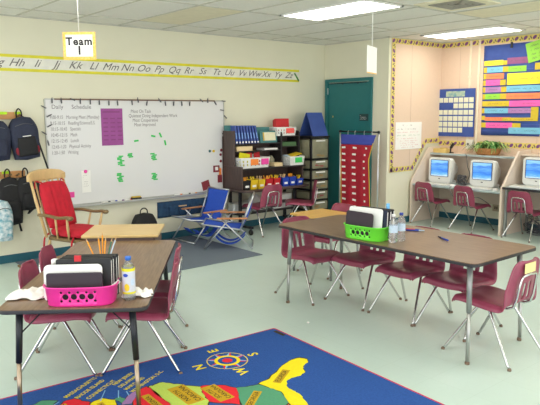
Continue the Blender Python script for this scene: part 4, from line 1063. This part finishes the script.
# compass rose
cq = R2(2.262, 3.145); f = MB(); CR = .135
def ring(r0, r1, z, mi, n=36):
    for k in range(n):
        a, c = 2*PI*k/n, 2*PI*(k+1)/n
        f.quad((cq[0]+r0*math.cos(a), cq[1]+r0*math.sin(a), z), (cq[0]+r1*math.cos(a), cq[1]+r1*math.sin(a), z), (cq[0]+r1*math.cos(c), cq[1]+r1*math.sin(c), z), (cq[0]+r0*math.cos(c), cq[1]+r0*math.sin(c), z), mi)
ring(CR-.006, CR, .0092, 0)
for k in range(8):
    a = 2*PI*k/8+.1
    tip = (cq[0]+(CR+.012)*math.cos(a), cq[1]+(CR+.012)*math.sin(a), .0093); 
    for sgn, mi in ((-.3, 1), (.3, 2)): f.add([(cq[0]+.07*math.cos(a), cq[1]+.07*math.sin(a), .0093), (cq[0]+.072*math.cos(a+sgn), cq[1]+.072*math.sin(a+sgn), .0093), tip], [(0, 1, 2)], mi)
flat(f, ellipse(cq[0], cq[1], .085, .085, 32), .0095, 0); flat(f, ellipse(cq[0], cq[1], .062, .062, 32), .0097, 3); flat(f, ellipse(cq[0], cq[1], .034, .034, 24), .0099, 1)
NA = math.radians(172)
for s, a in (('N', NA), ('W', NA+PI/2), ('S', NA+PI), ('E', NA-PI/2)):
    q = (cq[0]+(CR+.062)*math.cos(a-RA), cq[1]+(CR+.062)*math.sin(a-RA)); put_text(f, s, q[0], q[1], .10, .0095, 0, NA-PI/2-RA, off=.02)
obj('compass_rose', f, [M_rugyel, M_rugcar, M_rugsky, M_rugblue], t)['label'] = 'yellow and red compass rose with four letters'
f = MB(); q = R2(2.86, 3.36); f.M = T(q[0], q[1], 0) @ RZ(-1.55); f.box(-.005, .11, -.02, .01, .0086, .0095); obj('rug_tag', f, M_rugdark, t)

# ------------------------------------------------------------------ lounge chairs
def lounge(label, x, y, deg):
    t = thing('lounge_chair', label, 'lounge chair', (x, y, 0), math.radians(deg), 'blue folding lounge chairs')
    w = .215; zf = RG
    f = MB(); f.grid(lambda u, v: (.29-.45*v, (2*u-1)*(w-.012), .305-.055*v-.035*math.sin(PI*v)*(1-.5*(2*u-1)**2)), 12, 12); obj('seat_sling', f, M_sling, t, solid=.006)
    f = MB(); f.grid(lambda u, v: (-.16-.14*v-.03*math.sin(PI*v)*(1-.4*(2*u-1)**2), (2*u-1)*(w-.012), .25+.375*v), 12, 14); obj('back_sling', f, M_sling, t, solid=.006)
    for s in (-1, 1):
        y_ = s*w
        f = MB(); f.tube([(-.315, y_, .735), (-.15, y_, .235), (.06, y_, .13), (.285, y_, .02+zf)] if False else [(-.305, y_, .635), (-.15, y_, .24)], .0105, 8); obj('back_post', f, M_alu, t)
        f = MB(); f.tube([(.295, y_, .31), (-.165, y_, .245)], .0105, 8); obj('seat_rail', f, M_alu, t)
        y2 = s*(w+.02)
        f = MB(); f.tube([(.07, y2, .375), (-.29, y2, .012+zf)], .0095, 8); obj('rear_leg', f, M_alu, t)
        f = MB(); f.tube([(-.02, y2, .375), (.27, y2, .012+zf)], .0095, 8); obj('front_leg', f, M_alu, t)
        f = MB(); f.box(-.24, .12, y2-.024, y2+.024, .375, .393); obj('armrest', f, M_arm, t, bevel=.008)
    for a, y3, z3, r3 in ((.27, w+.02, .011+zf, .0095), (-.29, w+.02, .011+zf, .0095), (-.305, w, .635, .0105), (.295, w, .31, .0105)):
        f = MB(); f.tube([(a, -y3, z3), (a, y3, z3)], r3, 8); obj('cross_bar', f, M_alu, t)
    for y3 in (-.10, .10):
        f = MB(); f.grid(lambda u, v: (.16-.36*v, (2*u-1)*.05+y3, .05+zf+.10*(abs(2*v-1))**2), 3, 14); obj('strap', f, M_sling, t, solid=.006)
    return t
lounge('blue folding lounge chair with wooden arms, nearer the whiteboard, facing left', 4.36, 6.60, 183)
lounge('blue folding lounge chair with wooden arms seen from the side, nearer the storage desk', 4.38, 6.02, 140)

# ------------------------------------------------------------------ rocking chair
t = thing('rocking_chair', 'wooden spindle rocking chair with red cushions by the coat hooks', 'rocking chair', (2.378, 5.762, RG), math.radians(-68))
SW = .22
f = MB(); f.prism([(.24, -SW+.02), (.27, -.1), (.275, .1), (.24, SW-.02), (-.2, SW-.04), (-.25, .1), (-.25, -.1), (-.2, -SW+.04)], .395, .43); obj('seat', f, M_rockd, t, bevel=.01)
for s in (-1, 1):
    f = MB(); P = [(-.62+1.06*k/16, s*.2, .012+.10*((k/16-.55)*2*.9)**2*.9) for k in range(17)]; f.tube(P, .014, 8); obj('rocker', f, M_rockd, t)
    for nm, a, c in (('leg', (.19, s*.19, .40), (.23, s*.2, .04)), ('leg', (-.18, s*.18, .40), (-.26, s*.2, .03))):
        f = MB(); f.tube([a, tuple((Vector(a)+Vector(c))/2), c], [.014, .02, .013], 10); obj(nm, f, M_rock, t)
    f = MB(); f.tube([(-.21, s*.19, .42), (-.30, s*.197, .70), (-.385, s*.205, 1.0)], [.014, .016, .012], 10); obj('back_post', f, M_rock, t)
    f = MB(); P = catmull([(-.285, s*.205, .635), (-.15, s*.225, .645), (.0, s*.235, .63), (.11, s*.235, .645), (.15, s*.235, .64)], 5)
    f.tube(P, [.022]*len(P), 10); f.v = [(x, y, .64+(z-.64)*.7) for x, y, z in f.v]; f.blob((.155, s*.235, .637), (.028, .034, .022)); obj('armrest', f, M_rockd, t)
    for x in (.09, -.06):
        f = MB(); f.tube([(x-.005, s*.19, .425), (x+.01, s*.215, .54), (x+.02, s*.232, .63)], [.009, .014 if x > 0 else .01, .009], 8); obj('arm_spindle', f, M_rock, t)
for k in range(5):
    y = -.13+.065*k
    f = MB(); f.tube([(-.225, y, .42), (-.31, y*1.08, .70), (-.385, y*1.12, .955)], .009, 8); obj('spindle', f, M_rock, t)
f = MB()
def crest(u, v):
    y = (2*u-1)*.235; n = abs(2*u-1)
    top = 1.06-.03*n**2+(.0 if n < .8 else -.02*(n-.8)/.2); bot = .945+.01*n
    z = bot+(top-bot)*v
    return (-.375-.045*(1-n*n)-.03*(z-.95), y, z)
f.grid(crest, 20, 6); obj('crest_rail', f, M_rock, t, solid=.024)
for x in (.215, -.215):
    f = MB(); f.tube([(x, -.2, .2), (x, .2, .2)], .009, 8); obj('stretcher', f, M_rock, t)
cu = thing('seat_cushion', 'red tufted seat cushion on the rocking chair', 'cushion', (2.378, 5.762, .43+RG), math.radians(-68))
f = MB(); f.blob((.02, 0, .045), (  .25, .19, .044), 28, 12, 0, .55); obj('cushion_body', f, M_cush, cu)
for s in (-1, 1):
    f = MB(); f.tube(catmull([(-.2, s*.17, .03), (-.23, s*.2, -.02), (-.235, s*.21, -.14)], 4), .009, 5); obj('tie', f, M_cush, cu)
    f = MB(); f.tube(catmull([(.14, s*.185, .02), (.15, s*.225, -.03), (.15, s*.23, -.13)], 4), .009, 5); obj('tie', f, M_cush, cu)
cb_ = thing('back_cushion', 'red tufted back cushion leaning on the rocking chair spindles', 'cushion', (2.378, 5.762, RG), math.radians(-68))
f = MB(); f.M = T(-.245, 0, .72) @ Matrix.Rotation(-.30, 4, 'Y')
def tuft(sgn):
    def g(u, v):
        a, c = 2*u-1, 2*v-1; e = max(0, 1-abs(a)**4)*max(0, 1-abs(c)**4)
        d = .048*e**.5*(1-.35*max(0, math.cos(u*3*2*PI+PI)*.5+.0)*max(.2, math.cos(v*3*2*PI+PI)))
        d -= .016*e*(max(0, math.cos((u*3)*2*PI))**6)
        rx = .178*(1-.12*max(0, v-.75)*4*abs(a)**2)
        return (sgn*d, a*rx, c*.235*(1-.08*abs(a)**3))
    return g
f.grid(tuft(1), 36, 30); f.grid(tuft(-1), 36, 30); obj('cushion_body', f, M_cush, cb_)
for s in (-1, 1):
    f = MB(); f.tube(catmull([(-.29, s*.14, .94), (-.36, s*.16, .95), (-.37, s*.16, .88)], 4), .006, 5); obj('tie', f, M_cush, cb_)

# ------------------------------------------------------------------ coat hooks and backpacks
def coat_board(z, label, pegs, tags, z1=.075):
    t = thing('coat_rack', label, 'coat rack', M=wallM('W', 0, z)); xe = 2.292
    f = MB(); f.box(.5, xe, 0, z1, 0, .02); obj('board', f, M_pine, t, bevel=.003)
    for x in pegs:
        f = MB(); f.tube([(x, .03, .018), (x, .034, .06), (x, .045, .085)], [.009, .008, .010], 8); f.blob((x, .046, .088), (.012, .012, .010)); obj('peg', f, M_rockd, t)
    for a, c in tags:
        f = MB(); f.box(a, c, z1-.024, z1+.004, .02, .022); obj('name_tag', f, mat('neon_tag', (190, 240, 30), .6), t)
coat_board(1.555, 'upper wooden coat hook board at the left edge of the wall', (.7, 1.0, 1.3, 1.6, 1.9, 2.03, 2.245), ((2.0, 2.14), (2.22, 2.29)))
coat_board(.925, 'lower wooden coat hook board behind the rocking chair', (.7, 1.0, 1.3, 1.6, 2.0, 2.12, 2.20), ((2.05, 2.12),))
def backpack(label, hx, hz, W, H, D, body, pocket, tilt=0, extra=None, straps=()):
    t = thing('backpack', label, 'backpack', M=wallM('W', hx, hz, .0))
    def env(z, w):  # half width at relative height 0..1
        s = z
        return w*(.80+.2*math.sin(min(1, s*1.6)*PI/2)) if s < .62 else w*math.cos((s-.62)/.38*PI/2*.86)**.55
    f = MB()
    f.M = RZ(tilt)
    def g(u, v):
        a = 2*PI*u; s = v; hw = env(s, W/2); dd = D/2*(1-.45*max(0, s-.55)/.45)
        k = 1 if 0 < v < 1 else .02
        cx = math.copysign(abs(math.cos(a))**.6, math.cos(a)); sn = math.copysign(abs(math.sin(a))**.6, math.sin(a))
        wob = 1+.025*math.sin(9*u*PI+7*v)
        return (hw*cx*k*wob, -.08-H*(1-s), .03+D/2+dd*sn*k)
    f.grid(g, 32, 22); obj('body', f, body, t)
    f = MB(); f.M = RZ(tilt)
    def pk(u, v):
        a, c = 2*u-1, 2*v-1; e = max(0, 1-abs(a)**5)*max(0, 1-abs(c)**5)
        return (a*W*.36*(1-.12*max(0, c)), -.08-H*.68+c*H*.24, .02+D*.96+.04*e**.4-(.05 if abs(a) == 1 or abs(c) == 1 else 0))
    f.grid(pk, 18, 14); obj('front_pocket', f, pocket, t)
    f = MB(); f.M = RZ(tilt); f.tube(catmull([(-.028, -.09, .05), (-.025, -.03, .06), (0, .0, .065), (.025, -.03, .06), (.028, -.09, .05)], 5), .0075, 6); obj('handle', f, M_bnyl, t)
    f = MB(); f.M = RZ(tilt)
    f.tube(catmull([(-.3*W, -.13-.1*H, .01+D*.97), (0, -.12-.08*H, .02+D*1.0), (.3*W, -.13-.1*H, .01+D*.97)], 6), .004, 5); obj('zipper', f, M_cable, t)
    for P in straps:
        f = MB(); f.grid(lambda u, v, P=catmull(P, 6): tuple(Vector(P[round(v*(len(P)-1))])+Vector(((u-.5)*.022, 0, 0))), 2, (len(P)-1) * 6 // 6); obj('strap', f, M_bnyl, t, solid=.005)
    return t
bp = backpack('navy and black backpack with red side pockets on the rightmost upper coat hook', 2.245, 1.665, .31, .47, .15, M_navy, M_bnyl, .10)
for x in (.10, -.10):
    f = MB(); f.M = RZ(.10); f.blob((x, -.44, .165), (.028, .045, .02)); obj('red_mesh_pocket', f, mat('wine_mesh', (136, 26, 44), .7), bp)['label'] = 'dark red side pocket'
f = MB(); f.M = RZ(.10); f.box(-.04, .045, -.292, -.284, .185, .20); f.box(-.07, -.035, -.19, -.165, .14, .155); obj('logo_patch', f, M_paper, bp)['label'] = 'small pale logo patches'
backpack('plain dark navy backpack on the upper coat hooks at the photo left edge', 1.965, 1.635, .34, .44, .15, M_navy, M_navy, .0)
backpack('black backpack with hanging strap on the lower coat hook nearest the rocking chair', 2.275, 1.03, .26, .38, .13, M_bnyl, M_bnyl, .05, None,
    (((.10, -.33, .10), (.03, -.44, .10), (.0, -.50, .09), (.05, -.45, .11), (.13, -.34, .12)), ((.12, -.36, .10), (.135, -.42, .1))))
backpack('long black backpack with two dangling strap ends on the lower coat hook', 2.09, 1.03, .25, .53, .12, M_bnyl, M_bnyl, .02, None, (((-.05, -.55, .1), (-.045, -.62, .1), (-.05, -.70, .1)), ((.06, -.5, .1), (.08, -.58, .1), (.10, -.68, .1))))
bt = backpack('teal and white patterned backpack hanging low at the photo left edge', 1.975, .80, .20, .44, .26, M_patt, M_patt, 0)
# lanyard with keys
t = thing('lanyard', 'black lanyard with a key clip hanging in front of the whiteboard edge', 'lanyard', M=wallM('W', 2.44, 1.25, .0))
f = MB(); f.grid(lambda u, v: (-.03+.11*v+(u-.5)*.02, .12-.40*v, .10+.02*v), 2, 14); obj('ribbon', f, M_bnyl, t, solid=.004)
f = MB(); f.tube([(.08, -.28, .12), (.085, -.33, .12), (.105, -.36, .12), (.10, -.40, .12)], .007, 6); f.tube(ell := [(.10+.02*math.cos(a*.6), -.42+.02*math.sin(a*.6), .12) for a in range(11)], .003, 5); obj('clip', f, M_chrome, t)
f = MB(); f.tube([(-.03, .12, .10), (-.05, .2, .08), (-.10, .30, .05), (-.19, .36, .06)], .006, 6); obj('cord', f, M_bnyl, t)
# black bag on the floor by the wall
t = thing('backpack', 'black backpack standing on the floor against the back wall behind the maple desk', 'backpack', (3.62, 6.72, RG))
f = MB()
def g(u, v):
    a = 2*PI*u; hw = .17*(1-.0*v) if v < .5 else .17*math.cos((v-.5)/.5*PI/2*.8)**.6; k = 1 if 0 < v < 1 else .02
    c, s = math.cos(a), math.sin(a)
    return (hw*math.copysign(abs(c)**.6, c)*k, .11*math.copysign(abs(s)**.6, s)*(1-.4*v)*k, .405*v)
f.grid(g, 28, 18); obj('body', f, M_bnyl, t)
f = MB(); f.tube(catmull([(-.05, 0, .39), (-.04, 0, .44), (0, 0, .46), (.04, 0, .44), (.05, 0, .39)], 5), .008, 6); obj('handle', f, M_bnyl, t)
f = MB(); f.blob((0, -.11, .15), (.12, .03, .11), 16, 10, 0, .6); obj('front_pocket', f, M_bnyl, t)

# ------------------------------------------------------------------ baskets of supplies on the tables
def supply_basket(label, L, W, H, x, y, z, rz, m):
    t = thing('supply_basket', label, 'basket', (x, y, z), rz)
    N = 48
    def out(a, s):
        c, sn = math.cos(a), math.sin(a); r = .32
        return (L/2*s*math.copysign(abs(c)**.55, c), W/2*s*math.copysign(abs(sn)**.55, sn))
    # hollow shell with real holes cut through the long side
    f = MB(); prof = [(.86, 0), (.9, .0), (.93, .006), (.985, H*.9), (1.03, H*.93), (1.04, H), (1.01, H), (.965, H*.9), (.91, .012), (.85, .008)]
    prof = prof[1:-1]
    vs = []
    for s, zz in prof:
        for k in range(N): q = out(2*PI*(k+.5)/N, s); vs.append((q[0], q[1], zz))
    fs = [(i*N+k, i*N+(k+1) % N, (i+1)*N+(k+1) % N, (i+1)*N+k) for i in range(len(prof)-1) for k in range(N)]
    f.add(vs, fs, 0, True)
    f.add([vs[k] for k in range(N)], [list(range(N))[::-1]]); f.add([vs[(len(prof)-1)*N+k] for k in range(N)], [list(range(N))])
    body = obj('basket_body', f, m, t)
    cut = MB(); hc = H*.52; sp = L*.115
    for k in range(4):
        for (px, pz, r) in ((sp*(k-1.5), hc, H*.15),):
            for sgn in (-1,):
                cut.add(*cyl_y(px, pz, r, -W, -W*.2))
    for k in range(5):
        cut.add(*cyl_y(sp*(k-2), hc+H*.22, H*.065, -W, -W*.2)); cut.add(*cyl_y(sp*(k-2), hc-H*.22, H*.065, -W, -W*.2))
    me = bpy.data.meshes.new('cut'); me.from_pydata(cut.v, [], cut.f); me.update()
    bmx = bmesh.new(); bmx.from_mesh(me); bmesh.ops.recalc_face_normals(bmx, faces=bmx.faces); bmx.to_mesh(me); bmx.free()
    bmx = bmesh.new(); bmx.from_mesh(body.data); bmesh.ops.remove_doubles(bmx, verts=bmx.verts, dist=1e-5); bmesh.ops.recalc_face_normals(bmx, faces=bmx.faces); bmx.to_mesh(body.data); bmx.free()
    co = bpy.data.objects.new('cut', me); COL.objects.link(co); co.parent = t
    md = body.modifiers.new('holes', 'BOOLEAN'); md.operation = 'DIFFERENCE'; md.object = co; md.solver = 'EXACT'
    bpy.context.view_layer.update()
    nm = bpy.data.meshes.new_from_object(body.evaluated_get(bpy.context.evaluated_depsgraph_get()))
    body.modifiers.clear(); body.data = nm; nm.name = 'basket_body'
    nm.materials.clear(); nm.materials.append(m)
    bpy.data.objects.remove(co)
    for p in nm.polygons: p.use_smooth = abs(p.normal.z) < .98 and p.area < .01
    return t
def cyl_y(px, pz, r, y0, y1, n=14):
    vs = [(px+r*math.cos(2*PI*k/n), y0, pz+r*math.sin(2*PI*k/n)) for k in range(n)]+[(px+r*math.cos(2*PI*k/n), y1, pz+r*math.sin(2*PI*k/n)) for k in range(n)]
    return vs, [list(range(n))[::-1], list(range(n, 2*n))]+[(k, (k+1) % n, n+(k+1) % n, n+k) for k in range(n)]
def slate(name, label, cat, w, h, th, M, m, r=.02, group=None, edge=None):
    f = MB(); P = round_rect(-w/2, w/2, 0, h, r, 4); f.M = Matrix.Rotation(PI/2, 4, 'X'); f.prism(P, -th/2, th/2)
    t = thing(name, label, cat, M=M, group=group); obj('cover', f, m, t, bevel=min(.002, th*.3))
    if edge:
        f = MB(); f.box(w/2-.001, w/2+.0015, -th*.3, th*.3, .01, h-.012); obj('pages', f, edge, t)
    return t
# pink basket, left table
BX, BY = 1.285, 3.085; ra = math.radians(-35.5); z = H1_+.0005
supply_basket('hot pink plastic supply basket full of folders on the left-hand table', .37, .22, .105, BX, BY, z, ra, M_pink)
BMx = T(BX, BY, z) @ RZ(ra)
def inb(x, y, zz=.014, tx=0, ty=0): return BMx @ T(x, y, zz) @ Matrix.Rotation(tx, 4, 'X') @ Matrix.Rotation(ty, 4, 'Y')
slate('dry_erase_slate', 'white dry erase slate standing in the pink basket', 'slate', .30, .19, .012, inb(-.04, -.03, .014, -.10), M_white, .025)
slate('folder', 'dark plum folder lying across the front of the pink basket', 'folder', .285, .155, .012, inb(-.025, -.060, .014, -.03, .0), M_plum, .012)
for k in range(4):
    slate('notebook', ('black notebook standing behind the white slate in the pink basket, front one', 'black notebook in the pink basket, second from the slate', 'black notebook in the pink basket, third from the slate', 'black notebook at the very back of the pink basket')[k], 'notebook', .285-.006*(k % 2), .212+.003*k, .019, inb(.01+.010*k, .004+.0215*k, .014, -.06), M_black, .008, 'black notebooks in the pink basket', M_paper)
f = MB(); f.tube([(0, 0, 0), (.0, .0, .05), (.0, -.01, .07)], .007); 
t = thing('glue_bottle', 'white glue bottle at the left end of the pink basket', 'glue', M=inb(-.15, .06, .014)); f = MB(); f.lathe([(.02, 0), (.022, .01), (.022, .16), (.016, .18)], 14); obj('bottle', f, M_white, t); f = MB(); f.lathe([(.02, .176), (.02, .2), (.012, .205)], 14); obj('cap', f, M_white, t)
f = MB(); f.M = inb(-.015, .004, .216); f.box(-.02, .015, -.006, .006, 0, .03); o = obj('red_clip', f, M_red); tag(o, 'small red clip on the black notebooks in the pink basket', 'clip')
t = thing('pencil_cup', 'cup hidden behind the notebooks holding pencils, left-hand table', 'cup', M=T(1.648, 3.615, H1_+.0005)); f = MB(); f.lathe([(.0, .002), (.032, 0), (.036, .10), (.033, .10), (.03, .006), (.0, .005)], 18, cap=False); obj('cup_body', f, M_black, t)
pc = Vector((1.648, 3.615, H1_+.006))
pr = None
for k, (dx, dy, L, m_, lb) in enumerate(((-.05, .0, .2, M_pencil, 'orange pencil leaning furthest left in the pencil cup'), (-.012, .01, .2, M_pencil, 'orange pencil second from left in the pencil cup'), (.0, .02, .22, M_pencil, 'tallest orange pencil upright in the pencil cup'), (.012, -.01, .19, M_pencil, 'orange pencil in the middle right of the cup'), (.03, .01, .185, mat('green_pencil', (60, 120, 100), .5), 'dark green pencil in the pencil cup'), (.045, .0, .2, M_label, 'pale pen leaning right in the pencil cup'))):
    d = (RZ(ra) @ Vector((dx*1.6, dy, L))); d.normalize()
    t = thing('pencil', lb, 'pencil', M=T(pc.x+dx*.35, pc.y, pc.z+.002) @ d.to_track_quat('Z', 'Y').to_matrix().to_4x4(), group='pencils in the cup')
    f = MB(); f.tube([(0, 0, 0), (0, 0, L)], .0048, 6); obj('barrel', f, m_, t); f = MB(); f.tube([(0, 0, L), (0, 0, L+.022)], [.0048, .001], 6); obj('tip', f, M_wood_raw, t)
t = thing('marker', 'white and dark marker lying on the right rim of the pink basket', 'marker', M=inb(.155, .0, .075, -.3, .9)); f = MB(); f.tube([(0, 0, -.03), (0, 0, .05)], .009); obj('barrel', f, M_paper, t); f = MB(); f.tube([(0, 0, .05), (0, 0, .085)], .0095); obj('cap', f, M_cable, t)
def tissue(x, y, z, label, L, W, seed):
    random.seed(seed); f = MB()
    hs = [[random.uniform(0, 1) for _ in range(9)] for _ in range(7)]
    def g(u, v):
        i, j = u*8, v*6; a, c = int(min(i, 7)), int(min(j, 5)); fu, fv = i-a, j-c
        h = (hs[c][a]*(1-fu)+hs[c][a+1]*fu)*(1-fv)+(hs[c+1][a]*(1-fu)+hs[c+1][a+1]*fu)*fv
        e = min(1, 4*min(u, 1-u)+.25)*min(1, 4*min(v, 1-v)+.25)
        r = 1+.12*math.sin(u*17)+.1*math.sin(v*13+u*5)
        return ((u-.5)*L*r, (v-.5)*W*(1+.15*math.sin(u*11)), .002+.045*h*e)
    f.grid(g, 24, 18); o = obj('tissue', f, M_tissue, solid=.0015); o.location = (x, y, z); o.rotation_euler = (0, 0, ra); tag(o, label, 'tissue')
tissue(1.105, 3.36, H1_+.0005, 'crumpled white tissue on the left of the pink basket', .21, .15, 3)
tissue(1.56, 2.985, H1_+.0005, 'crumpled white tissue beside the lemon drink bottle', .16, .10, 5)
def bottle(label, x, y, z, H, R, cap, lab=None, lz=(.3, .75), cat='bottle', bands=True):
    t = thing('drink_bottle', label, cat, (x, y, z))
    f = MB(); f.lathe([(R*.8, 0), (R*.98, .006), (R, .02), (R*.96, H*.3), (R, H*.34), (R, H*.68), (R*.9, H*.76), (R*.5, H*.87), (R*.4, H*.89), (R*.4, H*.93)], 24); obj('bottle_body', f, M_glass, t)
    f = MB(); f.lathe([(R*.46, H*.915), (R*.47, H*.99), (R*.42, H)], 18); obj('cap', f, cap, t)
    f = MB(); f.lathe([(R*1.02, H*lz[0]), (R*1.02, H*lz[1])], 28, cap=False); obj('label_wrap', f, lab or M_label, t)
    return t
lem = bottle('clear drink bottle with blue cap and yellow lemon label on the left-hand table', 1.490, 2.958, H1_+.0005, .235, .034, M_cap, mat('silver_label', (206, 208, 216), .4, var=.04), (.16, .70))
f = MB(); f.lathe([(.0352, .158), (.0352, .174)], 28, cap=False); f.lathe([(.0352, .036), (.0352, .047)], 28, cap=False); obj('label_band', f, M_bannery, lem)
def on_cyl(poly, R): return [(R*math.sin(p[0]/R+2.6-0), -R*math.cos(p[0]/R+2.6), p[1]) for p in poly]
def patch(mb, cx, cz, rx, rz, R, ang, mi=0):
    mb.grid(lambda u, v: ((R)*math.cos(ang+(cx+(2*u-1)*rx*math.sqrt(max(0, 1-(2*v-1)**2)))/R), R*math.sin(ang+(cx+(2*u-1)*rx*math.sqrt(max(0, 1-(2*v-1)**2)))/R), cz+(2*v-1)*rz), 8, 8, mi)
va = math.atan2(-2.958, -1.490)
f = MB(); patch(f, -.012, .072, .014, .022, .0356, va); obj('lemon_print', f, M_yellow, lem); f = MB(); patch(f, -.018, .138, .014, .010, .0356, va); obj('blue_print', f, M_blue, lem); f = MB(); patch(f, .022, .10, .012, .02, .0356, va); obj('pale_print', f, M_label, lem)
# green basket, right table
GX_, GY_ = 3.465, 3.015; z = H2_+.0005; ra2 = math.radians(-82)
supply_basket('lime green plastic supply basket full of folders on the right-hand table', .345, .21, .105, GX_, GY_, z, ra2, M_lime)
BMx = T(GX_, GY_, z) @ RZ(ra2)
slate('dry_erase_slate', 'white dry erase slate standing in the green basket', 'slate', .29, .215, .012, inb(-.015, -.02, .014, -.10), M_white, .02)
slate('folder', 'dark brown black folder in front of the slate in the green basket', 'folder', .235, .185, .01, inb(-.045, -.058, .014, -.08, .03), M_plum, .02)
for k in range(3):
    slate('notebook', ('black notebook right behind the slate in the green basket', 'black notebook in the middle of the green basket', 'black notebook at the back of the green basket')[k], 'notebook', .28, .205+.004*k, .014, inb(.02+.012*k, .005+.022*k, .014, -.06), (M_navy, M_black, M_black)[k], .008, 'dark notebooks in the green basket', M_paper)
t = thing('glue_stick', 'white glue stick with a pale blue cap at the back of the green basket', 'glue', M=inb(.125, .075, .014)); f = MB(); f.lathe([(.013, 0), (.013, .2)], 14); obj('tube', f, M_white, t); f = MB(); f.lathe([(.0135, .2), (.0135, .245), (.011, .25)], 14); obj('cap', f, mat('sky_cap', (120, 190, 240), .4), t)
bottle('nearer clear water bottle with a white cap beside the green basket', 3.485, 2.79, H2_, .205, .031, M_white, None, (.36, .62))
bottle('farther clear water bottle with a dark blue cap beside the green basket', 3.585, 2.80, H2_, .205, .031, mat('navy_cap', (50, 70, 160), .4), None, (.36, .62))
bottle('small white bottle squeezed between the green basket and the water bottles', 3.57, 2.895, H2_, .195, .024, M_white, M_white, (.05, .7))
def pen(x, y, deg, m1, m2, label):
    t = thing('pen', label, 'pen', (x, y, H2_+.0065), math.radians(deg), 'pens on the right-hand table')
    f = MB(); f.tube([(-.07, 0, 0), (.03, 0, 0)], .006, 8); obj('barrel', f, m1, t); f = MB(); f.tube([(.03, 0, 0), (.075, 0, 0)], [.0065, .004], 8); obj('cap', f, m2, t)
pen(3.97, 3.00, -60, M_red, M_blue, 'red and blue pen, farther of two crossed pens on the right-hand table')
pen(3.955, 2.955, -52, M_blue, M_label, 'blue pen, nearer of two crossed pens on the right-hand table')
pen(3.85, 2.62, 62, M_blue, M_navy, 'blue pen lying alone near the right end of the table')
# scrap on the floor
f = MB(); f.blob((0, 0, .006), (.012, .009, .006), 8, 5); o = obj('paper_scrap', f, M_tissue); o.location = (3.18, 3.35, .0); tag(o, 'tiny white paper scrap on the floor beside the map rug corner', 'scrap')

# ------------------------------------------------------------------ light and camera
w = bpy.data.worlds.new('daylight'); S.world = w; w.use_nodes = True
bg = w.node_tree.nodes['Background']; bg.inputs[0].default_value = (.97, .985, 1.0, 1); bg.inputs[1].default_value = 1.5
cam = bpy.data.cameras.new('camera'); co = bpy.data.objects.new('camera', cam); COL.objects.link(co)
yaw, pitch, roll = .874, .142, -.005
fw = Vector((math.cos(yaw)*math.cos(pitch), math.sin(yaw)*math.cos(pitch), -math.sin(pitch)))
rt = Vector((math.sin(yaw), -math.cos(yaw), 0)); up = rt.cross(fw)
c, s = math.cos(roll), math.sin(roll); r2, u2 = rt*c+up*s, up*c-rt*s
co.matrix_world = Matrix(((r2.x, u2.x, -fw.x, 0), (r2.y, u2.y, -fw.y, 0), (r2.z, u2.z, -fw.z, 1.6), (0, 0, 0, 1)))
cam.sensor_width = 36; cam.sensor_fit = 'HORIZONTAL'; cam.lens = 621.5/540*36; cam.clip_start = .05
S.camera = co
vs_ = S.view_settings; vs_.view_transform = 'Standard'; vs_.look = 'None'; vs_.exposure = .75; vs_.gamma = 1; vs_.use_curve_mapping = False
